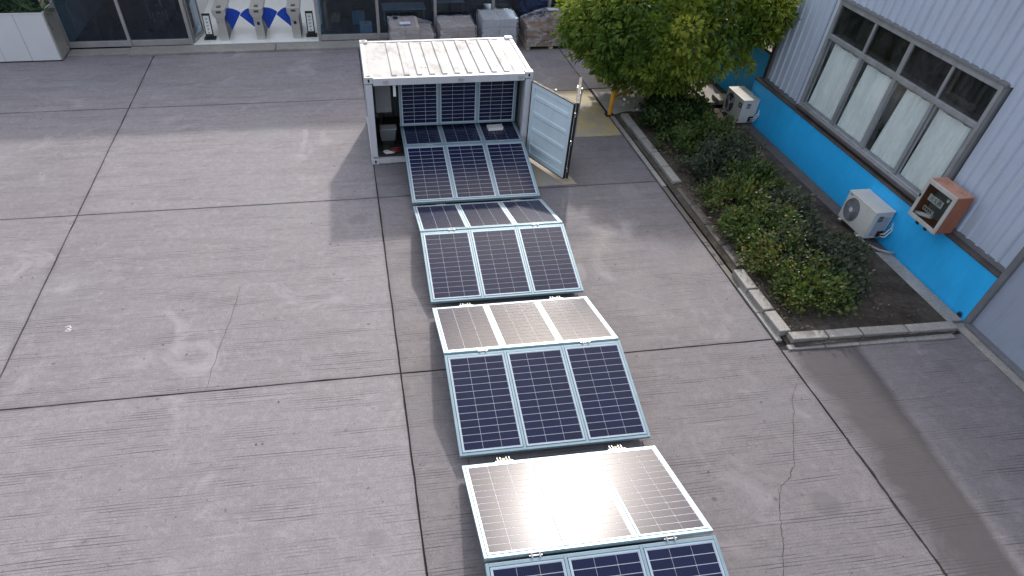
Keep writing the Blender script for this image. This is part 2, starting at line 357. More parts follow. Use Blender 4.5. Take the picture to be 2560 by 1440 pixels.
# ------------------------------------------------------------------ planting bed, kerbs
def soilmat():
    t = NT('soil'); v = t.mapped(1.0); a = t.noise(v, 0.9, 6, 0.7, 0.5); b = t.noise(v, 14, 6, 0.75); f = t.noise(v, 90, 3, 0.7)
    c = t.mix(t.ramp(a, 0.35, 0.66), (0.045, 0.036, 0.032), (0.135, 0.120, 0.098))
    c = t.mix(t.ramp(b, 0.42, 0.72, 0, 0.7), c, (0.028, 0.023, 0.021))
    c = t.mix(t.ramp(f, 0.62, 0.75, 0, 0.5), c, (0.26, 0.24, 0.21))
    c = t.mix(t.ramp(t.noise(t.mapped(1.0, loc=(4,8,0)), 1.4, 4, 0.6), 0.58, 0.72, 0, 0.5), c, (0.055, 0.065, 0.03))
    return t.done(t.bsdf(c, 0.95, 0, t.bump(t.math('ADD', b, f), 0.8, 0.02), 0.15))
M['soil'] = soilmat()
sb = MB(); nx, ny = 40, 110; X0, X1, Y0, Y1 = 6.30, 9.31, -7.12, 2.04
for j in range(ny+1):
    for i in range(nx+1):
        x = X0+(X1-X0)*i/nx; y = Y0+(Y1-Y0)*j/ny
        z = 0.055 + 0.035*noise.noise(Vector((x*1.1, y*1.1, 0))) + 0.02*noise.noise(Vector((x*5, y*5, 3)))
        if i < 3: z = 0.012+0.012*noise.noise(Vector((x*4, y*3, 1)))+0.018*i
        if x > 9.0: z = min(z, 0.045)
        z += 0.018*max(0, 1-((y+3.0)/2.6)**2)*max(0, 1-abs(x-6.62)/0.35)
        sb.v.append((x, y, z))
for j in range(ny):
    for i in range(nx): a = j*(nx+1)+i; sb.f.append((a, a+1, a+nx+2, a+nx+1))
bed = sb.build('planting_bed', M['soil'], None, smooth=True); tag(bed, kind='structure')
kerb = thing('kerb', 'low concrete kerb round the planting bed, half buried in the middle', 'kerb', (6.15,-2.5,0)); del kerb['category']; del kerb['label']; tag(kerb, kind='structure')
KI = kerb.matrix_basis.inverted() if False else Matrix.Translation((-6.15, 2.5, 0))
def stone(name, x0, x1, y0, y1, z0, z1, mat, bev, tilt=0.0):
    c = Vector(((x0+x1)/2, (y0+y1)/2, 0)); mb = MB(); mb.box(x0-c.x, x1-c.x, y0-c.y, y1-c.y, z0, z1)
    o = mb.build(name, mat, kerb, bev); o.location = (c.x-6.15, c.y+2.5, 0); o.rotation_euler = (random.uniform(-.008,.008), random.uniform(-.015,.015), tilt)
    return o
y = 1.85
for k in range(5):                           # far run of rounded kerb stones
    L = 0.72+random.uniform(-.03,.03)
    stone('kerb_stone', 6.40+random.uniform(-.012,.012), 6.59, y-L+0.025, y, -0.02, 0.105, M['kerb'], 0.016, random.uniform(-.012,.012)); y -= L
for yy in (-1.95, -2.7, -3.45, -4.2):        # sunk middle stones, almost covered by soil
    stone('kerb_stone', 6.40, 6.57, yy-0.70, yy, -0.06, 0.075+random.uniform(-.014,.010), M['kerb_dirty'], 0.012, random.uniform(-.02,.02))
for y0, y1 in ((-5.62,-5.05), (-6.22,-5.66), (-6.80,-6.27)):
    stone('kerb_stone', 6.24, 6.44, y0, y1, -0.02, 0.115, M['kerb'], 0.014, random.uniform(-.02,.02))
y = 1.95; k = 0
while y > -6.7:                              # flush edging in front of the kerb
    L = 0.74; muddy = -5.0 < y < -1.2
    stone('edging_strip', 6.165, 6.265, max(-6.92, y-L+0.012), y, -0.02, 0.022 if not muddy else 0.008, M['kerb_dirty'] if muddy else M['kerb'], 0.006, random.uniform(-.006,.006)); y -= L
xs = [6.36, 7.00, 7.60, 8.42, 9.30]
for a, b in zip(xs[:-1], xs[1:]):
    dy = -0.10*(a-6.36)/3
    stone('kerb_stone', a+0.012, b-0.012, -7.02+dy, -6.83+dy, -0.02, 0.105, M['kerb'], 0.012, -0.03)
    stone('edging_strip', a-0.1+0.008, b-0.1-0.008, -7.16+dy, -7.045+dy, -0.02, 0.024, M['kerb'], 0.005, -0.03)
# ------------------------------------------------------------------ solar array
W_, L_ = 2.655, 1.62
def make_row(kind, label):
    root = thing('solar_panel_row', label, 'solar panel', group='hinged solar panel rows pulled out of the container')
    T = -0.004; D = -0.055
    sb_, mbm, eb = 0.038, 0.036, 0.040
    mw = (W_-2*sb_-2*mbm)/3
    xs = [(0, sb_)]; x = sb_
    for i in range(3):
        x += mw
        if i < 2: xs.append((x, x+mbm)); x += mbm
    xs.append((W_-sb_, W_))
    for a, b in xs: box('beam', M['alu_dark'], root, a, b, -L_, 0, D, T, 0.003)
    for ya, yb_ in ((-eb, 0), (-L_, -L_+eb)):
        x = sb_
        for i in range(3):
            box('beam', M['alu_dark'], root, x+0.0005, x+mw-0.0005, ya, yb_, D, T-0.0015, 0.003); x += mw+mbm
    gp = 0.007; fw = 0.022
    ml = L_-2*eb-2*gp; cw = (mw-2*gp-2*fw-0.010)/3; ch = (ml-2*fw-0.010)/13
    cell_me = MB().box(-cw/2+0.0022, cw/2-0.0022, -ch/2+0.0040, ch/2-0.0040, -0.0015, 0).mesh('cell', M['cell'])
    w2 = mw-2*gp
    fm = MB()
    fm.box(0, fw, -ml, 0, -0.035, 0); fm.box(w2-fw, w2, -ml, 0, -0.035, 0)
    fm.box(fw, w2-fw, -fw, 0, -0.035, -0.0004); fm.box(fw, w2-fw, -ml, -ml+fw, -0.035, -0.0004)
    frame_me = fm.mesh('module', M['alu'], 0.0)
    bs_me = MB().box(fw, w2-fw, -ml+fw, -fw, -0.012, -0.007).mesh('backsheet', M['backsheet'])
    x = sb_
    for i in range(3):
        md = link('module', frame_me, root, (x+gp, -eb-gp, 0))
        link('backsheet', bs_me, md)
        for r_ in range(13):
            for c_ in range(3):
                link('cell', cell_me, md, (fw+0.005+cw*(c_+0.5), -fw-0.005-ch*(r_+0.5), -0.0048))
        x += mw+mbm
    # black sheet added under the modules to darken the gaps between them
    box('gap_backing', M['black'], root, sb_+0.001, W_-sb_-0.001, -L_+eb+0.001, -eb-0.001, -0.062, -0.0565)
    if kind == 'up':      # castors in the valley at the far edge
        for fx in (0.215, 0.80):
            c = W_*fx; br = MB()
            for s in (-0.042, 0.042, -0.08, 0.08): br.box(c+s-0.004, c+s+0.004, 0.0, 0.12, -0.075, -0.012)
            br.tube([(c-0.11, 0.06, -0.04), (c+0.11, 0.06, -0.04)], 0.008, 8)
            br.box(c-0.12, c+0.12, 0.0, 0.014, -0.05, -0.006)
            b = br.build('castor_bracket', M['steel'], root)
            MB().tube([(c-0.026, 0.06, -0.06), (c+0.026, 0.06, -0.06)], 0.05, 18).build('castor_wheel', M['wheel'], b, 0.008)
        for fx in (0.04, 0.955):
            MB().tube([(W_*fx, 0.02, -0.03), (W_*fx+0.01, 0.08, -0.075), (W_*fx, 0.15, -0.03)], 0.007, 6).build('cable', M['black'], root)
    else:
        for fx in (0.215, 0.80):
            c = W_*fx; br = MB()
            for s in (-0.045, 0.045): br.box(c+s-0.008, c+s+0.008, -0.004, 0.05, -0.035, 0.012)
            br.tube([(c-0.075, 0.025, -0.008), (c+0.075, 0.025, -0.008)], 0.010, 8)
            br.build('hinge', M['steel'], root)
    return root
down = make_row('down', 'x'); up = make_row('up', 'x')
ROWS = [  # kind, far (s,z), near (s,z), label
 ('down', (-0.28,0.500), (-2.04,0.150), 'blue solar panel row sloping down out of the container opening to the concrete'),
 ('up',   (-2.18,0.150), (-3.70,0.495), 'short-looking blackish solar panel row rising towards the camera, nearest the container'),
 ('down', (-3.755,0.495),(-5.34,0.150), 'blue solar panel row between the blackish row and the half-glaring row'),
 ('up',   (-5.50,0.150), (-7.03,0.500), 'solar panel row in mid array with pale sky glare over brownish cells'),
 ('down', (-7.095,0.505),(-8.705,0.153),'dark blue solar panel row just behind the brightest glaring row'),
 ('up',   (-8.86,0.148), (-10.48,0.552),'solar panel row almost whited out by sun glare'),
 ('down', (-10.545,0.548),(-12.15,0.150),'blue solar panel row cut off by the bottom of the picture'),
 ('down', (0.92,0.502),  (-0.245,0.502), 'flat dark solar panel row lying on the container floor, white box on it')]
used = {'down': False, 'up': False}
def place_row(kind, P0, P1, label, xoff=0.0, wscale=1.0):
    src = down if kind == 'down' else up
    o = src if not used[kind] else copy_tree(src)
    used[kind] = True
    s0, z0 = P0; s1, z1 = P1; ln = math.hypot(s1-s0, z1-z0)
    o.location = (0.708+0.0055*s0+xoff, s0, z0); o.rotation_euler = (math.atan2(z0-z1, s0-s1), 0, -0.0055)
    o.scale = (wscale, ln/L_, 1); o['label'] = label
    return o
bpy.context.view_layer.update()
# copies must come from pristine prototypes, so place copies first
for k_, P0, P1, lab in ROWS: place_row(k_, P0, P1, lab)
# folded row standing upright inside
st = place_row('down', (0.60, 1.70), (0.58, 0.555), 'upright dark solar panel row standing inside the container under the roof')
st.scale = (0.985, st.scale[1], 1)

# ------------------------------------------------------------------ shipping container
CW, CD, CH = 3.508, 2.285, 1.758
ct = thing('shipping_container', 'white half-length shipping container with ribbed roof and its long side open', 'container', (0,0,0))
pw = 0.15
for x0 in (0, CW-pw):
    for y0 in (0, CD-pw):
        box('corner_post', M['cont'], ct, x0+0.006, x0+pw-0.006, y0+0.006, y0+pw-0.006, 0.16, CH-0.13, 0.006)
def casting(x, y, z, sx, sy):
    # solid corner block; black discs stand in for the shade inside its slots
    mb = MB(); a, h = 0.172, 0.12
    mb.box(x, x+sx*a, y, y+sy*a, z, z+h)
    o = mb.build('corner_casting', M['cont'], ct, 0.008)
    d = MB(); 
    xc, yc = x+sx*a/2, y+sy*a/2
    top = z+h if z > 0.5 else z
    pts = [(xc+0.055*math.cos(t), yc+0.026*math.sin(t)) for t in [k*math.pi/8 for k in range(16)]]
    d.prism(pts, top-0.01, top+0.0025)
    d.build('casting_hole_disc', M['black'], o); d = MB(); yf = y
    d.prism([(xc+0.022*math.cos(t), z+h/2+0.032*math.sin(t)) for t in [k*math.pi/6 for k in range(12)]], yf-0.0025 if sy > 0 else yf-0.01, yf+0.01 if sy > 0 else yf+0.0025, 'y')
    d.build('casting_hole_disc', M['black'], o)
for z in (0.0, CH-0.115):
    casting(-0.004, -0.004, z, 1, 1); casting(CW+0.004, -0.004, z, -1, 1); casting(-0.004, CD+0.004, z, 1, -1); casting(CW+0.004, CD+0.004, z, -1, -1)
box('top_rail', M['cont'], ct, 0.17, CW-0.17, 0.0, 0.09, CH-0.155, CH-0.022, 0.006)
box('top_rail', M['cont'], ct, 0.17, CW-0.17, CD-0.09, CD, CH-0.12, CH-0.022, 0.006)
for x0 in (0.0, CW-0.08): box('top_rail', M['cont'], ct, x0, x0+0.08, 0.17, CD-0.17, CH-0.12, CH-0.012, 0.006)
box('bottom_rail', M['cont'], ct, 0.17, CW-0.17, 0.0, 0.10, 0.02, 0.115, 0.005)
for x0 in (0.0, CW-0.08): box('bottom_rail', M['cont'], ct, x0, x0+0.08, 0.17, CD-0.17, 0.03, 0.16, 0.005)
box('floor', M['cont_dark'], ct, 0.081, CW-0.081, 0.101, CD-0.06, 0.07, 0.118)
def corrugated(n, length, depth, flat=0.35):
    """zigzag profile list (s, d) along length"""
    out = []; p = length/n
    for i in range(n):
        s = i*p; out += [(s, 0), (s+p*flat, 0), (s+p*0.5, depth), (s+p*(0.5+flat), depth)]
    out.append((length, 0)); return out
def sheet(name, mat, parent, prof, h0, h1, fn, thick=0.006):
    mb = MB(); n = len(prof)
    vs = [fn(s, d, h) for h in (h0, h1) for s, d in prof]; vs += [fn(s, d+thick, h) for h in (h0, h1) for s, d in prof]
    fs = [(i, i+1, n+i+1, n+i) for i in range(n-1)]+[(2*n+i, 3*n+i, 3*n+i+1, 2*n+i+1) for i in range(n-1)]
    fs += [(i, 2*n+i, 2*n+i+1, i+1) for i in range(n-1)]+[(n+i, n+i+1, 3*n+i+1, 3*n+i) for i in range(n-1)]
    return mb.add(vs, fs).build(name, mat, parent)
pr_ = corrugated(8, CD-0.34, 0.035)
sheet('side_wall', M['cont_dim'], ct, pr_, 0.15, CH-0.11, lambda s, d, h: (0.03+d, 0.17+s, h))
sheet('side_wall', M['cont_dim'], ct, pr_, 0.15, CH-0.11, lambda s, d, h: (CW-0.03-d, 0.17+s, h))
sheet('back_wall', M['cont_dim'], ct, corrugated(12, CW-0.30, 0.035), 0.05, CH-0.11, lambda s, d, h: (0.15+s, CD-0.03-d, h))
# roof: sunken sheet with ten raised pressed ribs
rf = MB(); rz = CH-0.035
rf.box(0.081, CW-0.081, 0.091, CD-0.091, rz-0.02, rz-0.004)
roof = rf.build('roof', M['roof'], ct)
for k in range(10):
    x = 0.62+k*0.262; wdt = 0.062
    poly = []
    for sx in (1, -1):
        for t in range(5):
            a = -math.pi/2*(1 if sx > 0 else 1)
    y0, y1 = 0.135, CD-0.15; rc = 0.03
    base = [(x-wdt, y0), (x+wdt, y0), (x+wdt, y1), (x-wdt, y1)]; topp = [(x-wdt+0.018, y0+0.02), (x+wdt-0.018, y0+0.02), (x+wdt-0.018, y1-0.02), (x-wdt+0.018, y1-0.02)]
    MB().add([(a, b, rz-0.006) for a, b in base]+[(a, b, rz+0.024) for a, b in topp], [(3,2,1,0),(4,5,6,7),(0,1,5,4),(1,2,6,5),(2,3,7,6),(3,0,4,7)]).build('roof_rib', M['roof'], roof, 0.006)
box('roof_edge_plate', M['roof'], ct, 0.081, 0.40, 0.0905, CD-0.0905, rz-0.003, rz+0.004, 0.002)
box('roof_edge_plate', M['roof'], ct, CW-0.36, CW-0.081, 0.0905, CD-0.0905, rz-0.003, rz+0.004, 0.002)
# header roof strip between rail and sheet
for xx in (0.42, 1.98, 3.25):
    lk = MB(); lk.box(xx-0.05, xx+0.05, -0.018, 0.0, CH-0.11, CH-0.06); lk.tube([(xx, -0.03, CH-0.085), (xx, -0.012, CH-0.085)], 0.018, 10)
    lk.build('door_keeper', M['steel'], ct)
lk = MB(); lk.box(0.19, 0.42, -0.014, -0.001, 0.02, 0.11); lk.tube([(0.30,-0.03,0.065),(0.30,-0.014,0.065)], 0.02, 10); lk.build('door_keeper', M['cont'], ct)
# bifold door: first leaf hinged on the right post, second leaf folded back beyond it
def door_leaf(p0, p1, z0, z1, flip, lab):
    a = Vector((*p0, 0)); d = Vector((*p1, 0))-a; L = d.length; ang = math.atan2(d.y, d.x)
    lf = bpy.data.objects.new('door_leaf', None)
    mb = MB(); t = 0.045; fr = 0.105
    mb.box(0, fr, -t/2, t/2, z0, z1); mb.box(L-fr, L, -t/2, t/2, z0, z1)
    mb.box(fr, L-fr, -t/2, t/2, z1-0.085, z1); mb.box(fr, L-fr, -t/2, t/2, z0, z0+0.085)
    n = 4; H = z1-z0-0.17; prof = [(z0+0.085, 0.0)]
    for k in range(n):
        zc = z0+0.085+H*(k+0.55)/n-0.03
        prof += [(zc-0.05, 0.0), (zc-0.02, 0.026), (zc+0.035, 0.026), (zc+0.05, 0.0)]
    prof.append((z1-0.085, 0.0))
    vs = []; sgn = -1 if flip else 1
    for x in (fr, L-fr):
        for z, dd in prof: vs.append((x, sgn*(0.012-dd), z))
    m_ = len(prof); fs = [(i, i+1, m_+i+1, m_+i) for i in range(m_-1)]
    vs2 = [(x, y-sgn*0.004, z) for x, y, z in vs]; q = len(vs)
    mb.add(vs+vs2, fs+[(q+m_+i, q+m_+i+1, q+i+1, q+i) for i in range(m_-1)])
    o = mb.build('door_leaf', M['cont_in'] if lab else M['cont'], ct); bpy.data.objects.remove(lf)
    o.location = a; o.rotation_euler = (0, 0, ang); o['label'] = lab or 'second door leaf folded back, seen edge on'
    gk = MB(); gk.box(-0.008, L+0.008, -t/2-0.012, t/2+0.004, z1+0.001, z1+0.018); gk.box(-0.016, -0.001, -t/2-0.01, t/2, z0, z1); gk.box(L+0.001, L+0.016, -t/2-0.01, t/2, z0, z1); gk.box(0, L, -t/2-0.01, t/2, z0-0.014, z0-0.001)
    gk.build('gasket', M['black'], o)
    for zz in (z0+0.18, (z0+z1)/2, z1-0.2):
        hb = MB(); hb.box(L-0.03, L+0.035, t/2, t/2+0.02, zz-0.03, zz+0.03); hb.tube([(L+0.03, t/2+0.012, zz-0.045), (L+0.03, t/2+0.012, zz+0.045)], 0.012, 8); hb.build('hinge', M['steel'], o)
    rod = MB(); rod.tube([(L*0.5, (t/2+0.03)*(1 if not flip else -1), z0+0.02), (L*0.5, (t/2+0.03)*(1 if not flip else -1), z1+0.05)], 0.014, 8)
    rod.box(L*0.5-0.03, L*0.5+0.03, (t/2 if not flip else -t/2-0.04), (t/2+0.04 if not flip else -t/2), z1-0.09, z1-0.03)
    rod.build('lock_rod', M['steel'], o)
door_leaf((3.520,-0.035), (4.075,-1.27), 0.085, 1.585, False, 'pale blue inner face of the open door leaf with four pressed grooves')
door_leaf((4.135,-1.265), (4.575,0.06), 0.085, 1.585, True, None)
# things stowed inside
M['cabinet_dim'] = plain('white_enamel_dimmed', (0.27,0.27,0.27), 0.5, var=0.08)  # white enamel darkened in colour for the shade inside the container
inv = thing('inverter_cabinet', 'pale wall cabinet inside the container, left of the upright panels', 'cabinet', (0.40,0.95,0.75))
box('casing', M['cabinet_dim'], inv, -0.20, 0.16, -0.10, 0.12, 0.0, 0.78, 0.02); box('cabinet_door', M['cabinet_dim'], inv, -0.185, 0.145, -0.112, -0.1005, 0.02, 0.76, 0.003)
MB().tube([(-0.1,0,-0.001),(-0.1,-0.02,-0.25),(-0.05,-0.1,-0.45),(-0.12,-0.2,-0.60)], 0.018, 8).build('cable', M['black'], inv)
ub = thing('control_box', 'grey tapered box on the container floor below the pale cabinet', 'box', (0.42,0.62,0.118))
MB().add([(-0.16,-0.12,0.16),(0.16,-0.12,0.16),(0.16,0.14,0.16),(-0.16,0.14,0.16),(-0.19,-0.15,0.42),(0.19,-0.15,0.42),(0.19,0.16,0.42),(-0.19,0.16,0.42)], [(3,2,1,0),(4,5,6,7),(0,1,5,4),(1,2,6,5),(2,3,7,6),(3,0,4,7)]).build('casing', M['grey'], ub, 0.02)
box('stand', M['black'], ub, -0.13, 0.13, -0.09, 0.10, 0.0, 0.16); box('lid', M['cabinet_dim'], ub, -0.15, 0.20, -0.16, 0.10, 0.421, 0.435, 0.004)
def coil(name, lab, cx, cy, z, r, mat, turns=3):
    pts = [(cx+(r+0.02*math.sin(i*0.7))*math.cos(i*0.5), cy+(r*0.6+0.015*math.cos(i))*math.sin(i*0.5), z+0.006*i*0.35) for i in range(int(turns*12.6))]
    o = MB().tube(pts, 0.014, 6).build(name, mat, None, smooth=True); tag(o, lab, 'cable')
coil('cable_coil', 'coil of dark red cable on the container floor by the left post', 0.55, 0.30, 0.132, 0.12, plain('red_cable', (0.16,0.02,0.02), 0.5))
coil('cable_coil', 'coil of white cable in the front left corner of the container', 0.40, 0.24, 0.132, 0.11, M['white'], 2)
coil('cable_coil', 'coil of green-black cable behind the white coil in the container', 0.36, 0.42, 0.132, 0.10, plain('green_cable', (0.01,0.03,0.012), 0.5))
wb = thing('white_box', 'small flat white box lying on the flat dark panels inside the container', 'box', (2.83,0.34,0.5035), 0.05)
box('body', M['white'], wb, -0.17, 0.17, -0.09, 0.09, 0.0, 0.052, 0.006); box('lid', M['white'], wb, -0.174, 0.174, -0.094, 0.094, 0.0525, 0.066, 0.004)
cm = thing('camera_fitting', 'small white fitting hanging under the container front beam, left of upright panels', 'fitting', (0.60,0.14,1.35))
box('body', M['white'], cm, -0.028, 0.028, -0.03, 0.03, 0.0, 0.25, 0.006); box('lens', M['black'], cm, -0.02, 0.02, -0.02, 0.02, -0.02, -0.001)

# ------------------------------------------------------------------ workshop building on the right
M['blue'] = plain('blue_plinth_paint', (0.022, 0.46, 0.94), 0.5, var=0.10, scale=1.3, bump=0.12, bscale=40, dirt=0.40, dirtcol=(0.018,0.27,0.62))
M['siding'] = plain('grey_profiled_steel', (0.46, 0.53, 0.65), 0.45, 0.0, var=0.06, scale=1.2, dirt=0.28, dirtcol=(0.28,0.29,0.31))
M['flash'] = plain('dirty_flashing', (0.085, 0.075, 0.075), 0.8, var=0.4, scale=3, dirt=0.4)
M['frame'] = plain('window_aluminium', (0.40, 0.42, 0.45), 0.4, 0.5, var=0.1, dirt=0.35, dirtcol=(0.12,0.12,0.12))
M['trim'] = plain('dark_grey_trim', (0.16, 0.17, 0.185), 0.55, var=0.12, dirt=0.3)
M['inner'] = plain('dark_interior', (0.05, 0.05, 0.05), 0.9, var=0.2)
M['doorgrey'] = plain('grey_sheet_door', (0.31, 0.35, 0.44), 0.5, var=0.06, scale=0.8, dirt=0.22, dirtcol=(0.17,0.18,0.20))
wk = thing('workshop_building', 'grey profiled steel workshop with bright blue plinth and a wide curtained window', 'building', (9.6,-3,0))
WI = Vector((-9.6, 3, 0))
def wbox(name, mat, x0, x1, y0, y1, z0, z1, bevel=0.0, parent=None):
    o = MB().box(x0, x1, y0, y1, z0, z1).build(name, mat, parent or wk, bevel)
    if parent is None: o.location = WI
    return o
WX = 9.72; WT = 4.2
wbox('plinth', M['blue'], 9.60, 9.90, -6.86, 1.58, -0.01, 0.885, 0.01)
wbox('plinth_cap', M['flash'], 9.585, 9.76, -6.86, 1.585, 0.886, 0.925, 0.006)
wbox('bottom_flashing', M['trim'], 9.70, 9.76, -6.86, 1.28, 0.926, 1.0, 0.004)
def rib_panel(y1, wd, z0, z1):
    prof = [(0, 0.0), (wd*0.62, 0.0), (wd*0.72, -0.032), (wd*0.88, -0.032), (wd*0.985, 0.0)]
    o = sheet('siding_panel', M['siding'], wk, prof, z0, z1, lambda s, d, h: (WX+d, y1-s, h), 0.008); o.location = WI
PITCH = 0.232
WY0, WY1 = -4.90, -0.33        # window opening
y = 1.26
while y > -6.80:
    y2 = y-PITCH
    if y2 > WY1-0.02 or y < WY0+0.02: rib_panel(y, min(PITCH, y+6.855), 1.003, WT)
    elif y > WY1-0.02 or True: rib_panel(y, PITCH, 3.00, WT)
    y = y2
# shell
wbox('back_lining', M['inner'], 9.78, 9.86, WY1, 1.58, 0.926, WT); wbox('back_lining', M['inner'], 9.78, 9.86, -6.86, WY0, 0.926, WT); wbox('back_lining', M['inner'], 9.78, 9.86, WY0, WY1, 3.0, WT)
wbox('corner_trim', M['trim'], 9.69, 9.90, 1.262, 1.33, 0.93, WT, 0.004)
wbox('gable_wall', M['siding'], 9.86, 17.0, 1.40, 1.56, 0.0, WT)
wbox('rear_wall', M['siding'], 17.0, 17.2, -28, 1.56, 0.0, WT)
wbox('roof', M['siding'], 9.62, 17.3, -28, 1.62, WT, WT+0.12)
wbox('floor', M['inner'], 9.905, 17.0, -28, 1.40, -0.01, 0.03)
wbox('partition', plain('workshop_partition', (0.16,0.15,0.135), 0.9), 12.2, 12.3, -28, 1.40, 0.03, WT-0.001)
# window
win = MB().box(0,0.05,0,0.05,0,0.05)
fr = MB(); FX0, FX1 = 9.655, 9.74
def wbar(y0, y1, z0, z1, x0=FX0, x1=FX1): return (x0, x1, y0, y1, z0, z1)
wn = MB(); 
for b in (wbar(WY0, WY0+0.075, 1.02, 2.985), wbar(WY1-0.075, WY1, 1.02, 2.985), wbar(WY0+0.075, WY1-0.075, 2.91, 2.985), wbar(WY0+0.075, WY1-0.075, 1.02, 1.085)): wn.box(*b)
wn = wn.build('window', M['frame'], wk, 0.006); wn.location = WI
MUL = [-1.585, -2.68, -3.785]; ZT = 2.375
def wpart(name, mat, b, bevel=0.004):
    return MB().box(*b).build(name, mat, wn, bevel)
for k, ym_ in enumerate(MUL):
    hw = 0.052 if k == 1 else 0.030
    wpart('mullion', M['frame'], (FX0+0.01+0.004*k, FX1-0.01, ym_-hw, ym_+hw, 1.086, ZT-0.041)); wpart('mullion', M['frame'], (FX0+0.01+0.004*k, FX1-0.01, ym_-hw, ym_+hw, ZT+0.041, 2.909))
wpart('transom', M['frame'], (FX0+0.006, FX1-0.008, WY0+0.076, WY1-0.076, ZT-0.04, ZT+0.04))
ys = [WY0+0.076]+sorted(MUL)+[WY1-0.076]
pane_lo = glassmat('dusty_window_glass', (0.97, 0.985, 0.985), 0.03, 0.10, (0.52, 0.57, 0.59)); pane_hi = glassmat('upper_window_glass', (0.62, 0.66, 0.66), 0.02, 0.06)
for a, b in zip(ys[:-1], ys[1:]):
    wpart('pane', pane_lo, (9.700, 9.706, a+0.001, b-0.001, 1.087, ZT-0.042), 0); wpart('pane', pane_hi, (9.700, 9.706, a+0.001, b-0.001, ZT+0.042, 2.908), 0)
    sash = MB(); z0, z1 = 1.089, ZT-0.044
    for q in ((a+0.045, a+0.075, z0, z1), (b-0.075, b-0.045, z0, z1), (a+0.076, b-0.076, z0, z0+0.035), (a+0.076, b-0.076, z1-0.03, z1)): sash.box(9.707, 9.73, *q)
    sash.build('sash', M['frame'], wn)
wpart('sill', M['flash'], (9.60, 9.76, WY0-0.02, WY1+0.02, 0.985, 1.018), 0.004)
wpart('sill_rail', M['frame'], (9.635, 9.652, WY0, WY1, 1.02, 1.05), 0.003)
wpart('drip_cap', M['trim'], (9.63, 9.78, WY0-0.06, WY1+0.06, 2.988, 3.03), 0.004)
wpart('side_flashing', M['trim'], (9.66, 9.78, WY0-0.075, WY0-0.002, 1.0, 2.986), 0.004); wpart('side_flashing', M['siding'], (9.66, 9.78, WY1+0.002, WY1+0.10, 1.0, 2.986), 0.004)
# curtains: one behind each lower light
def curtainmat():
    t = NT('fold_shaded_curtain'); v = t.mapped(1.0); a = t.noise(t.mapped((1, 1, 0.35)), 2.0, 5, 0.6, 0.5)
    c = t.mix(t.ramp(a, 0.35, 0.65), (0.72, 0.77, 0.77), (0.86, 0.88, 0.87))
    c = t.mix(t.ramp(t.noise(t.mapped((1, 6.0, 0.5)), 2.2, 4, 0.6), 0.45, 0.72, 0, 0.55), c, (0.50, 0.60, 0.60))  # vertical streaks painted into the cloth as fold shading
    b = t.bsdf(c, 0.85); return t.done(b)
M['curtain'] = curtainmat()
names = ['rightmost pale curtain in the workshop window, above the orange cabinet', 'third pale curtain from the tree end of the workshop window, with a dark parting', 'second pale curtain from the tree end of the workshop window', 'leftmost pale curtain in the workshop window, nearest the tree']
for k, (a, b) in enumerate(zip(ys[:-1], ys[1:])):
    mb = MB(); n = 46; rows = 6; gapl = (0.05, 0.26, 0.12, 0.10)[k]
    for j in range(rows+1):
        zz = 1.05+(ZT-0.10-1.05)*j/rows
        for i in range(n+1):
            s = i/n; narrow = gapl*(1-0.55*(1-j/rows)) if k in (1,) else gapl*(0.4+0.6*j/rows)
            yy = b-0.06-narrow - (b-a-0.10-narrow)*s
            fold = 0.017*math.sin(s*15+k*2+0.8*math.sin(s*5+j*0.3))+0.003*math.sin(s*41+k)
            mb.v.append((9.755+fold*(1.0-0.2*j/rows), yy, zz))
    for j in range(rows):
        for i in range(n): q = j*(n+1)+i; mb.f.append((q, q+1, q+n+2, q+n+1))
    o = mb.build('curtain', M['curtain'], None, smooth=True); tag(o, names[k], 'curtain', 'curtains in the workshop window')
# shelf and dim lath boards seen through the upper lights
wbox('curtain_rail', plain('rail_grey', (0.22,0.20,0.20), 0.7), 9.80, 9.90, WY0+0.1, WY1-0.1, 2.31, 2.42)
for yy in (-1.2, -2.3, -3.3, -4.3): wbox('ceiling_beam', M['inner'], 9.95, 12.2, yy-0.04, yy+0.04, 2.9, 3.05)
# big sheet-metal door to the right
wd = wbox('metal_door', M['doorgrey'], 9.665, 9.76, -12.9, -6.972, 0.05, WT-0.003); wd['label'] = 'plain grey sheet metal door right of the blue plinth'
wbox('door_post', M['trim'], 9.60, 9.80, -6.968, -6.865, 0.013, WT-0.002, 0.004)
wbox('door_track', M['trim'], 9.55, 9.66, -12.9, -6.97, 0.013, 0.055, 0.004); wbox('wall_beyond', M['siding'], 9.70, 9.80, -28, -12.95, 0.0, WT-0.003)
dh = MB().tube([(9.585,-6.74,0.075),(9.61,-6.74,0.075)], 0.052, 16).build('drain_collar', plain('drain_blue', (0.01,0.09,0.25), 0.6), wk); dh.location = WI
dh2 = MB().tube([(9.578,-6.745,0.07),(9.584,-6.745,0.07)], 0.038, 16).build('drain_hole', M['black'], dh)
# screws on the siding
sc_me = MB().tube([(0,0,0),(-0.008,0,0)], 0.012, 6).mesh('screw', M['black'])
for k in range(16):
    o = link('screw', sc_me, wk); yy = 1.26-PITCH*(27+k%7)+0.07; o.location = WI+Vector((WX-0.001, max(yy,-6.7), 1.25+0.55*(k//7)+0.02*k%0.1))
